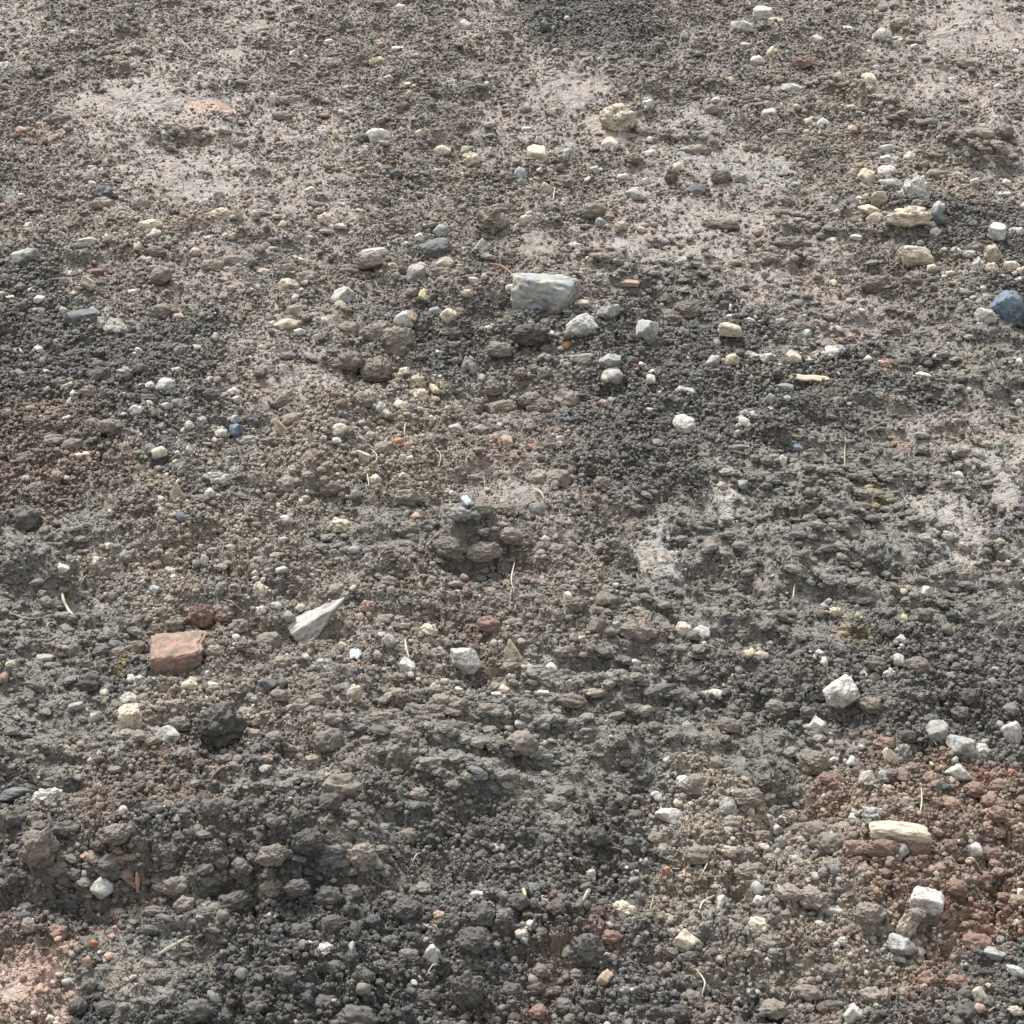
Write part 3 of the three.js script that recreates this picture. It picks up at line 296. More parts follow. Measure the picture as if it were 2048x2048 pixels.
// soil clods, plus some shaded undercuts built as clods, same sheets
const CLODS = [[6, '1225 290 240 230 K 0 :big round black soil clod above the cracked ledges', '1655 185 90 80 K', '1550 120 110 70 R', '200 800 110 90 R', '850 895 90 50 R', '220 960 200 200 K', '410 1280 120 110 R', '1120 1160 230 170 K', '1250 1140 160 180 K', '980 1170 140 110 K', '1020 1275 110 85 K', '1290 1260 180 100 K', '850 1310 110 60 R', '650 1320 80 50 R', '500 1715 60 60 K', '450 720 110 70 K', '360 860 140 90 R', '650 880 160 100 R', '330 1080 170 130 R', '620 1060 170 130 K', '760 1180 120 130 R', '1040 930 180 130 K', '1290 980 170 120 K', '1500 1000 170 110 K', '1700 930 160 130 K', '1830 1030 170 130 K', '60 1150 160 160 R', '540 1270 120 90 R', '1500 1180 150 120 K', '1640 1180 130 90 K', '100 800 130 100 N', '920 1000 150 120 K', '1440 860 120 90 K', '1850 250 120 70 K', '1750 150 90 70 K'],
  [7, '785 1340 150 130 K', '740 1490 180 150 K', '910 1410 130 150 K', '975 1260 130 100 K', '370 1310 170 120 K', '1350 1530 200 200 K', '1390 960 70 60 K', '590 1460 110 120 K', '700 1750 160 180 K', '120 1010 160 150 K', '380 900 130 90 K', '80 880 130 90 K', '1300 1660 70 60 K', '1420 900 120 110 K', '220 250 170 80 N', '350 330 130 70 N', '540 210 150 80 K', '640 170 110 80 K', '820 200 130 80 K', '1280 150 140 80 K', '1550 150 120 70 K', '1180 720 130 80 K', '1060 880 110 70 K', '60 1200 120 80 K', '440 1800 160 120 K', '130 1680 120 100 K', '280 1480 100 80 K', '950 1750 110 90 N', '1110 1640 90 70 R', '1500 1450 110 80 R'],
  [8, '770 490 180 130 N', '870 620 150 140 N', '400 690 160 110 N', '240 500 120 80 N', '120 620 150 120 L', '700 860 110 80 N', '940 860 120 80 N', '1150 960 200 90 N', '1010 960 140 90 N', '1330 960 150 90 R', '1500 950 120 80 R', '640 1210 150 90 N', '760 1240 150 110 N', '1080 1330 170 120 C', '880 1060 110 70 N', '420 1100 160 110 K', '130 1000 130 100 K', '1800 620 110 80 N', '1660 640 110 80 N', '300 290 130 90 N', '560 180 100 70 N', '1080 170 120 80 K', '1180 200 110 60 K', '740 1760 140 90 K', '1100 1780 140 90 K', '330 1780 150 120 K', '550 1850 140 100 K', '860 1850 110 90 K', '1560 1180 110 80 R', '1340 1330 90 70 N', '1720 1130 110 90 R', '100 1800 130 110 K', '1400 1700 110 110 N', '1560 1700 110 80 N', '1750 1000 110 80 R'],
  [4, '120 330 120 90 N', '200 170 150 130 K', '60 120 130 110 K', '620 60 150 100 K', '880 60 140 90 K', '320 60 130 90 N', '1150 60 110 70 K', '900 380 140 90 K', '1120 380 180 110 K', '1250 350 140 130 K', '1060 330 120 80 R', '620 1150 200 120 G', '800 1170 180 110 K', '560 1180 130 90 K', '1000 1120 120 80 K', '950 1080 130 90 N', '380 1050 150 90 K', '1200 770 140 110 N', '1100 770 120 100 N', '700 690 120 80 R', '560 880 150 90 K', '380 870 150 90 N', '240 600 120 80 N', '1640 1610 200 110 K', '960 1580 120 90 K', '820 1570 120 80 K', '250 1550 110 70 N', '1240 1720 110 70 N', '900 950 150 80 K', '780 940 120 80 K'],
  [3, '1690 740 260 140 C 0 :large tan crumbly clod overhanging a dark gap', '1600 800 130 100 N', '1830 820 120 90 N', '820 330 90 60 K', '600 480 130 80 N', '150 660 150 80 R', '300 560 130 80 R', '900 1080 150 80 N', '780 1150 150 80 N', '1560 330 150 100 N', '1620 440 120 80 N', '750 1700 130 80 K', '650 1730 120 70 K', '1180 1720 110 70 N', '1450 1830 110 80 R', '1560 1780 100 70 N', '400 580 110 70 N'],
  [1, '210 1850 190 130 N', '320 1870 170 120 N', '60 1830 130 100 N', '1050 1850 190 110 K', '940 1840 140 100 K', '700 1660 150 90 K', '1690 730 110 60 K', '160 1440 130 90 N', '880 1160 110 70 N', '620 1850 100 70 K', '780 1720 110 80 K', '1450 1890 120 80 K', '1830 1760 110 90 K', '1400 1160 130 80 N', '560 1510 120 70 N', '60 1500 130 80 N'],
  [2, '600 1110 120 60 K', '260 1240 180 60 K', '650 1350 210 80 K', '510 1430 170 70 K', '740 1440 180 80 K', '1120 1570 160 90 N', '130 830 150 50 K', '620 740 110 50 N', '860 620 150 90 K', '1250 130 110 60 K', '1600 350 130 60 K', '60 1720 150 100 K', '300 1690 100 60 R', '700 1810 110 60 K', '1380 690 100 60 N', '1700 740 130 60 N', '1450 960 110 50 N', '430 820 90 50 N'],  // several K entries are shaded undercuts, stood in for by added clods
  [0, '560 1130 120 70 K', '1090 740 130 60 R', '330 660 160 60 N', '1600 560 130 60 N', '1170 1470 120 70 N', '1290 1450 120 80 N', '1700 1540 110 80 N', '900 1720 140 80 K', '1500 1420 110 60 N', '180 410 120 60 N', '1560 640 100 50 N', '860 1390 110 60 N']];

const hiDetail = 11, loDetail = 5; let serial = 0;
function seat(px, py, wpx, hpx) { // size and place of a lump from its outline, resting where it meets the soil
  const g0 = hit(px, py + hpx * 0.3), th = Math.asin(clamp(CAM_H / g0.t, 0, 1)), a = wpx / g0.s / 2, H = hpx / g0.s / 2;
  let b = Math.min(a * 0.9, H * 1.05), c2 = H * H - (b * Math.sin(th)) ** 2; let c = c2 > 0 ? Math.sqrt(c2) / Math.cos(th) : 0;
  if (c < 0.45 * Math.min(a, H)) { c = 0.5 * Math.min(a, H); b = Math.sqrt(Math.max(H * H - (c * Math.cos(th)) ** 2, 1e-8)) / Math.sin(th); }
  c = Math.min(c, a * 1.7);
  const d = ray(px, py); // the middle of the lump sits on the line of sight, about a third of it in the soil
  let t = g0.t; for (let k = 0; k < 6; k++) { const x = d.x * t, z = d.z * t, want = ground(x, z).h + c * (a < 0.012 ? 0.55 : a > 0.03 ? 0.55 : 0.4); t += (want - (CAM_H + d.y * t)) / d.y; }
  return { x: d.x * t, y: CAM_H + d.y * t, z: d.z * t, a, b, c };
}
const PUT = [];
function putLump(name, kind, tone, px, py, w, h, roll, detail) {
  const s = seat(px, py, w, h), n = serial++, R = rng(n * 31 + 5);
  const g = detail > loDetail && (kind !== 'clod' || detail > 9) ? rock(kind, n + 100, detail, tone === 'B' ? [1.22, 1.12, 0.95] : null) : pooled(kind, Math.floor(R() * 1000), detail);
  const m = add(new THREE.Mesh(g, stoneMat(tone, n)), name);
  m.position.set(s.x, s.y, s.z); m.scale.set(s.a * 1.2, s.c * 1.22, s.b * 1.15);
  const face = Math.atan2(-s.x, -s.z);    // turn with its broad side to where it was seen from
  const lying = kind === 'w' || kind === 'f' || kind === 'b' || roll;
  m.rotation.order = 'YXZ'; m.rotation.set(lying ? 0 : (R() - 0.5) * 0.3, face + Math.PI + (lying ? (R() - 0.5) * 0.4 : (R() < 0.5 ? Math.PI : 0) + (R() - 0.5) * 0.5), -(roll || 0) * Math.PI / 180 * -1);
  PUT.push({ x: s.x, z: s.z, r: Math.max(s.a, s.b), stone: kind !== 'clod' });
  return m;
}
const SHAPE = { a: 'angular', r: 'round', f: 'flat', w: 'wedge-shaped', b: 'blocky', k: 'knobbly' };
const pending = [];
for (const [ox, oy, text] of SHEETS) for (const e of text.split(';')) {
  const [spec, label] = e.split(' :'), [zx, zy, zw, zh, code, roll] = spec.trim().split(' '), q = 0.3623;
  const px = ox + zx * q, py = oy + zy * q, w = zw * q, h = zh * q, big = Math.max(+zw, +zh);
  const noun = big >= 54 ? 'stone' : 'pebble';
  const m = putLump(noun, code[0], code[1], px, py, w, h, +(roll || 0), big >= 150 ? 17 : big >= 80 ? 9 : loDetail);
  const size = big >= 90 ? 'sizeable ' : noun === 'stone' ? (big >= 70 ? '' : 'smallish ') : big >= 34 ? '' : 'tiny ';
  pending.push([m, label || `${size}${WORD[code[1]]} ${SHAPE[code[0]]} ${noun} near ${nearLandmark(px, py)}`, noun, !label]);
}
const TILE = [[0, 0], [680, 0], [1348, 0], [0, 680], [680, 680], [1348, 680], [0, 1348], [680, 1348], [1348, 1348]];
for (const [tile, ...list] of CLODS) for (const e of list) {
  let [spec, label] = e.split(' :'), [zx, zy, zw, zh, tone] = spec.split(' '), q = 0.3623, px = TILE[tile][0] + zx * q, py = TILE[tile][1] + zy * q;
  if (!label) { const f = hit(px, py); ground(f.x, f.z); const l = (G.r + G.g + G.b) / 3; tone = G.r / G.g > 1.27 ? 'R' : l < 0.102 ? 'K' : l < 0.18 ? 'N' : 'T'; }
  const m = putLump('soil_clod', 'clod', tone, px, py, zw * q, zh * q, 0, +zw >= 150 ? 15 : 9);
  pending.push([m, label || `${+zw >= 140 ? 'large ' : ''}${WORD[tone]} crumbly soil clod near ${nearLandmark(px, py)}`, 'clod', !label]);
}
{ const R = rng(77); for (let i = 0, made = 0; made < 100 && i < 3000; i++) { // further clods of the broken earth
  const px = R() * 2048, py = 250 + R() * 1790, f = hit(px, py); ground(f.x, f.z); if (R() > G.crumbly ** 2 * (0.4 + 0.6 * N2(f.x * 3 + 5, f.z * 3)) || PUT.some((l) => (l.x - f.x) ** 2 + (l.z - f.z) ** 2 < (l.r + 0.012) ** 2)) continue;
  const l = (G.r + G.g + G.b) / 3, tone = G.r / G.g > 1.27 ? 'R' : l < 0.102 ? 'K' : l < 0.18 ? 'N' : 'T', w = (0.022 + 0.03 * R() * R()) * f.s; made++;
  pending.push([putLump('soil_clod', 'clod', tone, px, py, w, w * (0.7 + R() * 0.2), 0, 9), `small ${WORD[tone]} crumbly soil clod near ${nearLandmark(px, py)}`, 'clod']);
} }
{ const count = new Map(); for (const [, l] of pending) count.set(l, (count.get(l) ?? 0) + 1);
  for (const [m, l, cat] of pending) tag(m, l, cat, count.get(l) > 1 ? l.replace(/(stone|pebble|clod) near/, '$1s near') : undefined); }

// the broken brick: a squared block with chipped edges, soil on its top
{
  const s = seat(353, 1312, 110, 74), g = new THREE.BoxGeometry(2, 2, 2, 26, 18, 18), p = g.attributes.position; g.deleteAttribute('uv'); g.deleteAttribute('normal');
  const gm = mergeVertices(g, 1e-5), q = gm.attributes.position, col = new Float32Array(q.count * 3);
  for (let i = 0; i < q.count; i++) {
    let x = q.getX(i), y = q.getY(i), z = q.getZ(i);
    const edge = (Math.abs(x) > 0.9) + (Math.abs(y) > 0.9) + (Math.abs(z) > 0.9), f = edge > 1 ? 0.94 - 0.07 * Math.abs(fbm3(x * 2, y * 2, z * 2 + 4, 3)) : 1;
    x *= f; y *= f; z *= f;
    const n = 0.03 * fbm3(x * 3, y * 3 + 9, z * 3, 4); x += n + 0.10 * y + (x > 0 ? 0.12 * N3(y * 1.6, z * 1.6, 3) - 0.10 * z : 0); y += 0.8 * n + 0.08 * x * z + (y > 0 ? 0.07 * N3(x * 1.5, z * 1.5, 8) : 0); z += n;
    q.setXYZ(i, x, y, z);
    const d = sstep(-0.2, 0.25, 0.6 * N3(x * 1.6, y * 1.6, z * 1.6 + 2) + 0.5 * N3(x * 5, y * 5, z * 5) + 0.25 * N3(x * 16, y * 16, z * 16)), v = 1 + 0.14 * N3(x * 9, y * 9, z * 9) + 0.1 * N3(x * 24, y * 24, z * 24);
    col[i * 3] = v * (0.34 * (1 - d) + 0.19 * d); col[i * 3 + 1] = v * (0.215 * (1 - d) + 0.155 * d); col[i * 3 + 2] = v * (0.165 * (1 - d) + 0.125 * d);
  }
  gm.setAttribute('color', new THREE.BufferAttribute(col, 3)); gm.computeVertexNormals();
  const m = add(new THREE.Mesh(gm, new THREE.MeshStandardMaterial({ vertexColors: true, roughness: 0.9 })), 'brick_fragment');
  m.position.set(s.x, s.y + 0.004, s.z); m.scale.set(s.a * 0.93, s.c * 0.74, s.b * 1.0); m.rotation.set(0.1, 0.12, 0.03);
  tag(m, 'broken orange brick smeared with grey mortar and soil', 'brick');
}
{ // the long pale shard: a flat spear of stone
  const s = seat(641, 1243, 84, 78), g = rock('w', 905, 15), m = add(new THREE.Mesh(g, stoneMat('L', 1)), 'stone_shard');
  m.position.set(s.x, s.y + 0.006, s.z); m.scale.set(0.025, 0.05, 0.017); m.rotation.order = 'YXZ'; m.rotation.set(-0.25, 0.1, -0.86);
  tag(m, 'long pale grey stone shard tapering to a point', 'stone');
}

// ---------------------------------------------------------------- wood, roots, scraps
const woodMat = (r, g, b) => new THREE.MeshStandardMaterial({ color: new THREE.Color().setRGB(r, g, b), roughness: 0.85 });
const STRAW = woodMat(0.42, 0.36, 0.24), ROOT = woodMat(0.55, 0.50, 0.38), GREY = woodMat(0.24, 0.22, 0.19), RUST = woodMat(0.30, 0.18, 0.10), DARKTWIG = woodMat(0.09, 0.09, 0.085);
function strand(tile, pts, radius, mat, name, label, category, group) {
  const v = pts.map(([x, y], i) => { const h = hit(TILE[tile][0] + x * 0.3623, TILE[tile][1] + y * 0.3623, 0.004); return new THREE.Vector3(h.x, h.y + 0.004 + (i > 0 && i < pts.length - 1 ? 0.003 : 0), h.z); });
  const n = serial++, curve = new THREE.CatmullRomCurve3(v), g = new THREE.TubeGeometry(curve, 18, radius, 6), p = g.attributes.position, c = new THREE.Vector3();
  for (let i = 0; i < p.count; i++) { const k = Math.floor(i / 7) / 18; curve.getPoint(k, c); const f = 0.35 + 0.65 * Math.sin(Math.PI * (0.12 + 0.8 * k)) + 0.25 * N3(k * 9, n, (i % 7) * 0.6); p.setXYZ(i, c.x + (p.getX(i) - c.x) * f, c.y + (p.getY(i) - c.y) * f, c.z + (p.getZ(i) - c.z) * f); }
  g.computeVertexNormals(); return tag(add(new THREE.Mesh(g, mat), name), label, category, group);
}
strand(3, [[345, 1385], [352, 1450], [378, 1510], [415, 1550]], 0.0026, ROOT, 'root', 'white bent root poking out of the flaky dark soil', 'root');
strand(6, [[875, 1552], [950, 1527], [990, 1500], [1042, 1470]], 0.0021, ROOT, 'twig', 'pale crooked twig lying on the black crumbly soil', 'twig');
strand(4, [[470, 605], [520, 530], [580, 455], [672, 333]], 0.0009, GREY, 'straw', 'long grey straight stalk rising over the tan gravel mound', 'straw');
strand(4, [[900, 322], [960, 272], [1015, 232]], 0.0008, GREY, 'straw', 'thin grey stalk above the dark crumbly hollow', 'straw');
strand(4, [[360, 1660], [366, 1720], [384, 1785]], 0.0016, ROOT, 'root', 'white sprout standing on a white stone', 'root');
strand(4, [[1070, 830], [1108, 858], [1126, 892]], 0.0018, ROOT, 'root', 'pale hooked root at the rim of the scraped hollow', 'root');
strand(1, [[1187, 1040], [1180, 1090], [1180, 1142]], 0.0014, ROOT, 'root', 'thin white root hanging under a brown knobbly stone', 'root');
strand(6, [[1158, 612], [1190, 562], [1230, 545], [1302, 508]], 0.0015, GREY, 'twig', 'grey forked-looking twig on the cracked olive soil', 'twig');
strand(6, [[268, 768], [285, 845], [318, 892]], 0.0024, DARKTWIG, 'twig', 'dark grey twig stuck in the clod bank', 'twig');
strand(8, [[560, 1188], [572, 1215], [592, 1245]], 0.0030, ROOT, 'root', 'thick pale root end curling from the brown crumbs', 'root');
strand(8, [[120, 1652], [160, 1700], [167, 1740], [150, 1800]], 0.0011, ROOT, 'root', 'pale curved root on the black crumbs', 'root');
strand(8, [[140, 1312], [162, 1276], [222, 1250]], 0.0011, ROOT, 'root', 'pale bent rootlet beside a white angular stone', 'root');
strand(7, [[1340, 1262], [1362, 1228], [1380, 1196]], 0.0027, woodMat(0.40, 0.38, 0.33), 'twig', 'short thick grey stick end among pale crumbs', 'twig');
strand(7, [[1012, 1205], [1022, 1232], [1030, 1262]], 0.0024, STRAW, 'twig', 'short tan stick end beside black clods', 'twig');
strand(7, [[400, 1050], [436, 1032], [470, 1014]], 0.0010, ROOT, 'straw', 'white straw on the olive mud between black clods', 'straw');
strand(7, [[288, 667], [305, 645], [325, 624]], 0.0011, STRAW, 'straw', 'pale straw leaning on the cracked ledges', 'straw');
strand(1, [[810, 1455], [890, 1488], [972, 1532]], 0.0024, RUST, 'twig', 'rust brown stick above the big blue-grey boulder', 'twig');
strand(2, [[850, 1532], [910, 1538], [975, 1542]], 0.0016, STRAW, 'twig', 'tan stick under a brown oval stone', 'twig');
strand(6, [[1676, 722], [1730, 706], [1795, 690]], 0.0030, woodMat(0.14, 0.14, 0.135), 'twig', 'weathered grey splinter beside the yellowish lump', 'twig');
strand(6, [[765, 1118], [768, 1160], [762, 1205]], 0.0034, woodMat(0.40, 0.25, 0.17), 'twig', 'orange brown splinter upright in the clod bank', 'twig');
for (const [t, pts] of [[4, [[245, 582], [268, 545], [292, 508]]], [4, [[354, 522], [358, 494], [363, 464]]], [4, [[165, 610], [206, 668], [178, 702]]], [4, [[528, 600], [556, 650], [545, 702]]], [4, [[150, 752], [156, 782], [160, 812]]], [4, [[104, 892], [116, 870], [131, 848]]], [4, [[966, 1245], [946, 1350], [962, 1402]]],
  [4, [[946, 1382], [943, 1410], [940, 1442]]], [4, [[790, 765], [797, 788], [800, 812]]], [4, [[872, 790], [880, 810], [885, 832]]], [5, [[946, 540], [940, 640], [940, 722]]], [5, [[1622, 1213], [1608, 1240], [1594, 1268]]], [5, [[1612, 1330], [1602, 1355], [1594, 1382]]], [5, [[666, 1360], [660, 1400], [655, 1442]]], [5, [[172, 1790], [168, 1830], [130, 1862]]],
  [6, [[386, 1580], [372, 1620], [354, 1662]]], [6, [[640, 1690], [650, 1700], [660, 1708]]], [7, [[480, 1662], [515, 1640], [552, 1614]]], [7, [[520, 1396], [530, 1415], [545, 1430]]], [7, [[1760, 1042], [1780, 1034], [1806, 1036]]], [7, [[1732, 1180], [1728, 1240], [1712, 1302]]], [7, [[1455, 1592], [1470, 1575], [1492, 1560]]], [7, [[1830, 1092], [1850, 1086], [1876, 1080]]],
  [8, [[50, 1690], [85, 1690], [120, 1697]]], [8, [[186, 1080], [160, 1110], [130, 1142]]], [8, [[1362, 650], [1366, 710], [1358, 772]]], [8, [[968, 1400], [974, 1440], [962, 1470]]], [8, [[1736, 1880], [1760, 1870], [1784, 1856]]], [0, [[815, 330], [836, 368], [820, 402]]], [2, [[380, 662], [410, 634], [442, 610]]], [2, [[1042, 1548], [1030, 1570], [1014, 1592]]], [3, [[300, 902], [360, 888], [414, 880]]],
  [3, [[60, 1520], [180, 1552], [302, 1540]]], [3, [[190, 980], [225, 992], [262, 1006]]], [3, [[440, 1382], [462, 1350], [482, 1318]]], [3, [[1240, 1438], [1290, 1462], [1332, 1492]]], [3, [[250, 1610], [290, 1585], [318, 1575]]], [6, [[1700, 30], [1730, 12], [1760, 2]]], [7, [[680, 590], [700, 570], [715, 550]]], [8, [[640, 1800], [660, 1770], [700, 1745]]]])
  strand(t, pts, 0.0009, (pts[0][0] % 3 ? STRAW : ROOT), 'straw', 'thin pale strand of dry straw or root on the soil', 'straw', 'thin dry strands on the soil');

function chip(tile, x, y, w, h, thick, roll, mat, name, label, category) { // splinter with split ends
  const s = hit(TILE[tile][0] + x * 0.3623, TILE[tile][1] + y * 0.3623, 0.004), n = serial++, L = w * 0.3623 / s.s, D = h * 0.3623 / s.s;
  const g0 = new THREE.BoxGeometry(1, 1, 1, 14, 2, 4); g0.deleteAttribute('uv'); g0.deleteAttribute('normal'); const g = mergeVertices(g0, 1e-4), p = g.attributes.position;
  for (let i = 0; i < p.count; i++) { let a = p.getX(i), b = p.getY(i), c = p.getZ(i); const e = 1 - 0.55 * sstep(0.3, 0.5, Math.abs(a)) * (a > 0 ? 1 : 0.4) + 0.12 * N3(a * 5, c * 3, n); a += Math.abs(a) > 0.45 ? 0.06 * N3(c * 9, b, n) : 0; p.setXYZ(i, a * L, b * thick * e + 0.08 * thick * N3(a * 6, c * 9, n), c * D * e + D * 0.14 * N3(a * 2.5, 0, n)); }
  g.computeVertexNormals(); const m = add(new THREE.Mesh(g, mat), name); m.position.set(s.x, s.y + 0.007, s.z); m.rotation.order = 'YXZ'; m.rotation.set(0.5, roll * Math.PI / 180, (serial % 3 - 1) * 0.06); return tag(m, label, category);
}
chip(5, 745, 222, 225, 34, 0.005, -6, woodMat(0.56, 0.48, 0.35), 'wood_splinter', 'long pale wood splinter lying on black soil', 'wood');
chip(1, 460, 1640, 95, 40, 0.009, 75, woodMat(0.42, 0.34, 0.22), 'wood_chip', 'tan wood chip standing upright among brown clods', 'wood');
chip(1, 410, 1775, 90, 34, 0.006, 80, woodMat(0.24, 0.16, 0.10), 'bark_chip', 'brown bark strip hanging among brown clods', 'bark');
chip(4, 520, 285, 90, 36, 0.010, 115, woodMat(0.46, 0.39, 0.27), 'wood_chip', 'cream wood chip slanting on the tan gravel mound', 'wood');
chip(5, 415, 1755, 64, 38, 0.010, 20, woodMat(0.50, 0.43, 0.29), 'wood_chip', 'cream wood chip beside a cream stone on dark soil', 'wood');
chip(7, 1465, 1690, 95, 52, 0.014, 60, woodMat(0.36, 0.29, 0.20), 'wood_chip', 'thick tan wood chip upright in black crumbs', 'wood');
chip(4, 85, 1750, 62, 54, 0.004, 10, new THREE.MeshStandardMaterial({ color: new THREE.Color().setRGB(0.56, 0.63, 0.68), roughness: 0.4 }), 'plastic_shard', 'flat white-blue plastic shard on brown soil', 'plastic shard');
chip(4, 700, 900, 46, 56, 0.006, 40, new THREE.MeshStandardMaterial({ color: new THREE.Color().setRGB(0.5, 0.57, 0.62), roughness: 0.4 }), 'plastic_shard', 'crumpled pale blue scrap in the scraped mud hollow', 'plastic shard');
{ const o = new THREE.Group(), h = hit(680 + 1652 * 0.3623, 680 + 162 * 0.3623); o.position.set(h.x, h.y, h.z);
  const a = new THREE.Mesh(rock('r', 71, 5), woodMat(0.62, 0.61, 0.58)); a.name = 'white_tip'; a.scale.set(0.0042, 0.0045, 0.0042); a.position.set(0.003, 0.008, 0);
  const b = new THREE.Mesh(rock('b', 72, 5), woodMat(0.24, 0.015, 0.02)); b.name = 'red_end'; b.scale.set(0.0046, 0.0036, 0.004); b.position.set(-0.004, 0.0045, 0.002);
  for (const m of [a, b]) { m.castShadow = m.receiveShadow = true; o.add(m); } add(o, 'plastic_scrap'); tag(o, 'tiny red and white plastic scrap on black crumbs', 'plastic scrap'); }

// ---------------------------------------------------------------- loose crumbs, gravel and root hairs (uncountable)
{
  const zn = -1.5, zf = -6.1, R = rng(2024);
  const nearLump = new Map(), cell = (x, z) => Math.floor(x * 12) * 4096 + Math.floor(z * 12);
  for (const l of PUT) for (let a = -1; a < 2; a++) for (let b = -1; b < 2; b++) { const k = cell(l.x + a / 12, l.z + b / 12); (nearLump.get(k) ?? nearLump.set(k, []).get(k)).push(l); }
  const blocked = (x, z) => { for (const l of nearLump.get(cell(x, z)) ?? []) if ((l.x - x) ** 2 + (l.z - z) ** 2 < (l.r * 0.42) ** 2) return true; return false; };
  const M = new THREE.Matrix4(), P = new THREE.Vector3(), Q = new THREE.Quaternion(), E = new THREE.Euler(), C = new THREE.Vector3(), col = new THREE.Color();
  const gauss = () => R() + R() + R() + R() - 2;
  function scatter(name, label, n, geos, mat, pick, lips) {
    const root = new THREE.Group(), lists = geos.map(() => []);
    for (let i = 0; i < n; i++) {
      // even over the strip: draw the distance by its width
      let z, x; do { z = zn + (zf - zn) * R(); } while (R() > (halfW(z) + 0.1) / (halfW(zf) + 0.1)); x = (R() * 2 - 1) * (halfW(z) + 0.1);
      const s = pick(x, z, LOOK(x, z)); if (!s || blocked(x, z)) continue;
      if (s.plate) { const k = Math.floor(R() * geos.length); lists[k].push([x, G.h + s.r * (0.04 + s.up), z, s.r * (0.9 + R() * 0.7), s.r * (0.42 + R() * 0.28), s.r * (0.6 + R() * 0.4), (R() - 0.5) * 0.9 + (R() < 0.5 ? Math.PI : 0), -(R() * 0.26), ...s.c, 1]); continue; }
      const k = Math.floor(R() * geos.length), sx = s.r * (0.75 + R() * 0.5), sy = s.r * (0.6 + R() * 0.4), sz = s.r * (0.75 + R() * 0.5);
      lists[k].push([x, G.h + sy * (s.lift ?? 0.35), z, sx, sy, sz, R() * 6.28, (R() - 0.5) * 1.2, s.c[0], s.c[1], s.c[2]]);
    }
    if (lips) for (const l of LEDGES) for (let t = 0; t < l.L; t += 0.003) { // broken crust that overhangs a ledge
      let s0 = 0; const x0 = l.x + l.ux * t, z0 = l.z + l.uz * t; let best = 0; for (let s = 0; s < 0.1; s += 0.003) { const q = LOOK(x0 + l.uz * s, z0 - l.ux * s); if (q.rise > best) { best = q.rise; s0 = s; } }
      if (best < 0.5 || R() < 0.25) continue; const s = s0 + 0.006 + R() * 0.006, x = x0 + l.uz * s, z = z0 - l.ux * s, g = LOOK(x, z), r = 0.004 + 0.006 * R(), v = Math.exp(0.2 * gauss()), k = 1 + Math.floor(R() * (geos.length - 1));
      lists[k].push([x, g.h + r * 0.25, z, r * (1 + R() * 0.6), r * (0.5 + R() * 0.35), r * (0.8 + R() * 0.3), (R() - 0.5) * 0.9, -R() * 0.2, g.r * v, g.g * v, g.b * v, 1]);
    }
    if (name === 'gravel') for (const l of PUT) if (l.stone) for (let i = 0; i < 9; i++) { // chips broken off around a stone
      const a = R() * 6.283, d = l.r * (0.9 + 2.2 * R()), x = l.x + Math.cos(a) * d, z = l.z + Math.sin(a) * d, g = LOOK(x, z), r = Math.min(0.0016 * Math.pow(R(), -0.5), 0.007), t = TONES['LCNGLTWC'[Math.floor(R() * 8)]], v = 0.5 + R() * 0.45;
      lists[Math.floor(R() * geos.length)].push([x, g.h + r * 0.4, z, r, r * 0.7, r * (0.7 + R() * 0.4), R() * 6.28, R() - 0.5, t[0] * v, t[1] * v, t[2] * v]);
    }
    lists.forEach((L, k) => {
      const m = new THREE.InstancedMesh(geos[k], mat, L.length); m.name = name; m.castShadow = m.receiveShadow = true;
      L.forEach((e, i) => { M.compose(P.set(e[0], e[1], e[2]), Q.setFromEuler(e[11] ? E.set(e[7], e[6], (e[6] % 0.37) - 0.18, 'XYZ') : E.set(e[7], e[6], e[7] * 0.7, 'XYZ')), C.set(e[3], e[4], e[5])); m.setMatrixAt(i, M); m.setColorAt(i, col.setRGB(e[8], e[9], e[10])); });
      root.add(m);
    });
    add(root, name + '_cover'); root.userData = { kind: 'stuff', label, category: name.split('_')[1] ?? name }; console.log(name, lists.reduce((a, l) => a + l.length, 0));
  }
  const soilMat = new THREE.MeshStandardMaterial({ vertexColors: true, roughness: 0.72 }), gravMat = new THREE.MeshStandardMaterial({ vertexColors: true, roughness: 0.85 });
  const crumbs = [1, 2].map((s) => rock('clod', 300 + s, 2)).concat([1, 2, 3].map((s) => rock('k', 310 + s, 2)), [1, 2, 3, 4].map((s) => rock('a', 310 + s, 1)).map((g) => { const n = g.toNonIndexed(); n.computeVertexNormals(); return n; })), lumps = [1, 2, 3, 4, 5, 6].map((s) => rock('clod', 320 + s, 9)), grit = [1, 2, 3].map((s) => rock('a', 340 + s, 2)).concat([1, 2].map((s) => rock('r', 350 + s, 2)));
    const vary = (g, a) => { const v = Math.exp(a * gauss()) * (0.74 + 0.26 * g.crumbly), w = 1 + (R() - 0.5) * 0.12; return [g.r * v * w, g.g * v, g.b * v / w]; };
  scatter('soil_crumbs', 'loose fine soil crumbs strewn over the churned earth', 1500000, crumbs, soilMat, (x, z, g) => {
    const lo = 0.0005 + 0.00034 * -z, steep = sstep(1.1, 1.9, g.slope), p = Math.max(Math.pow(g.crumbly, 1.3) * Math.max(0.05, 0.55 + 0.55 * N2(x * 5 + 5, z * 6) + 0.35 * N2b(x * 17, z * 19) + 0.6 * sstep(0.75, 1, g.crumbly)), steep * 0.7, 0.022) * Math.pow(0.00118 / lo, 1.1); if (R() > p) return null;
    return { r: Math.min(lo * Math.pow(R(), -0.40), 0.0046), c: vary(g, 0.42), lift: R() * R() * 1.7 - 0.1 };
  });
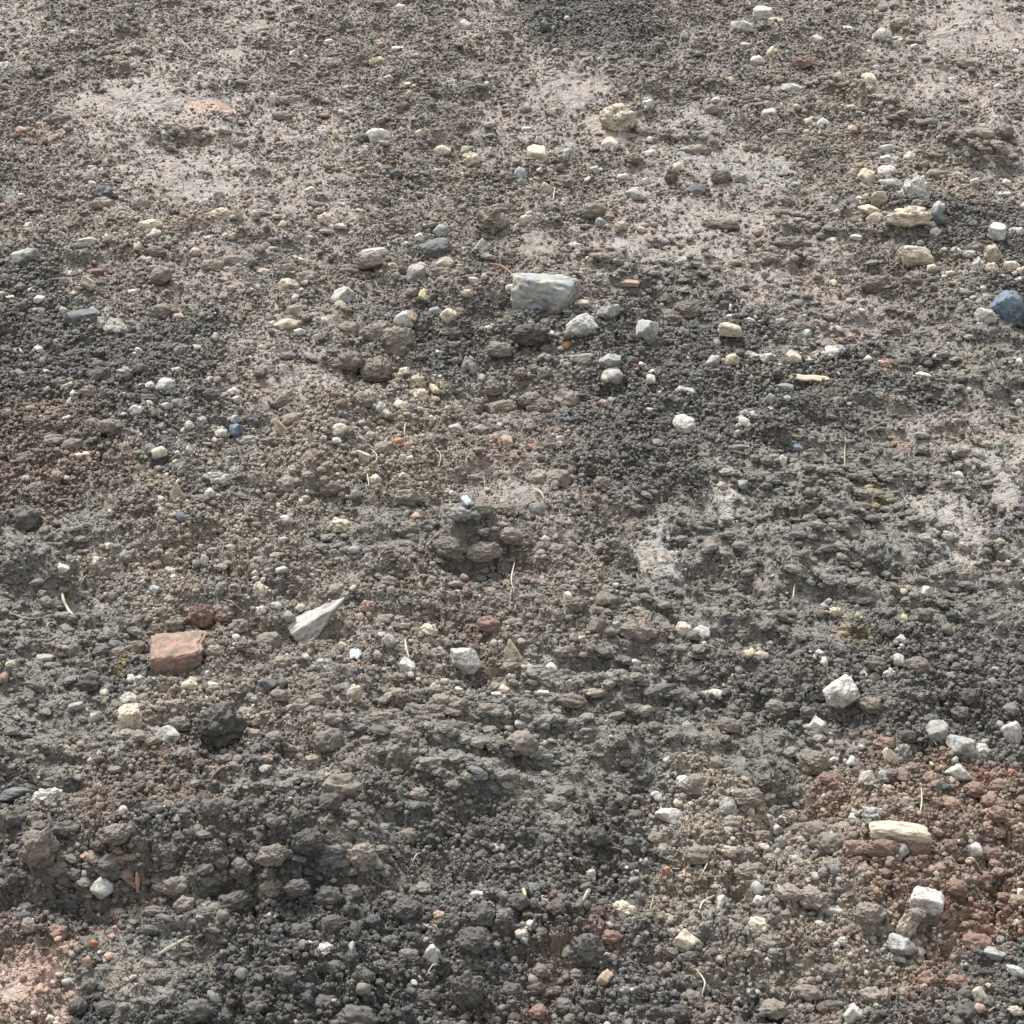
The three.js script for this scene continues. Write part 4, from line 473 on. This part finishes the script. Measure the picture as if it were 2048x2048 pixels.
  scatter('soil_lumps', 'small broken soil lumps strewn over the churned earth', 90000, lumps, soilMat, (x, z, g) => {
    const p = Math.pow(g.crumbly, 1.5) * (0.34 + 0.6 * N2(x * 5 + 15, z * 5)) + 0.1 * sstep(1.1, 1.8, g.slope); if (R() > p) return null; return { r: Math.min(0.0027 * Math.pow(R(), -0.38), 0.011), c: vary(g, 0.4), lift: 0.3 };
  });
  const plates = [1, 2, 3, 4, 5, 6].map((s) => rock('clod', 370 + s, 9));
  scatter('crust_flakes', 'torn overlapping flakes of compacted soil crust', 90000, plates, soilMat, (x, z, g) => {
    const p = g.flaky * g.flaky * (1 - 0.8 * sstep(0.5, 0.95, g.smooth)) * (0.5 + 0.5 * N2b(x * 6 + 9, z * 9)) * (1 - 0.6 * sstep(0.3, 0.8, g.crumbly)); if (R() > p * Math.min(1, 2.4 / -z)) return null;
    const r = (g.rise > 0.55 ? 1.35 : 1) * Math.min((0.0019 + 0.0004 * -z) * Math.pow(R(), -0.40), 0.0085), v = Math.exp(0.2 * gauss()); return { r, c: [g.r * v, g.g * v, g.b * v], plate: true, up: g.rise > 0.55 ? 0.5 : 0 };
  }, true);
  const gt = ['L', 'C', 'N', 'G', 'N', 'T', 'G', 'P', 'T', 'W'];
  scatter('gravel', 'fine pale grit and gravel sprinkled over the soil', 60000, grit, gravMat, (x, z, g) => {
    const p = (0.2 + 0.8 * g.crumbly) * (0.28 + 0.55 * N2b(x * 2.3 + 3, z * 2.3)); if (R() > p) return null; const t = TONES[gt[Math.floor(R() * 10)]], v = 0.5 + R() * 0.45; return { r: Math.min(0.0016 * Math.pow(R(), -0.45), 0.010), c: t.map((q) => q * v), lift: 0.45 };
  });
  // root hairs
  const hairs = [0, 1, 2, 3].map((k) => { const c = new THREE.CatmullRomCurve3([0, 1, 2, 3, 4].map((i) => new THREE.Vector3(i / 4 - 0.5, 0.12 * Math.sin(i * 1.3 + k), 0.16 * Math.sin(i * 1.1 + k * 2.1)))); const g = new THREE.TubeGeometry(c, 10, 0.016, 4); const a = new Float32Array(g.attributes.position.count * 3).fill(1); g.setAttribute('color', new THREE.BufferAttribute(a, 3)); return g; });
  scatter('root_hairs', 'fine dry root hairs caught in the soil', 1500, hairs, soilMat, (x, z, g) => { if (R() > 0.3 + 0.4 * g.crumbly || z < -3.6) return null; const v = 0.5 + R() * 0.7; return { r: 0.016 + R() * 0.022, c: [0.30 * v, 0.26 * v, 0.19 * v], lift: 0.12 }; });
}
renderer.render(scene, camera);
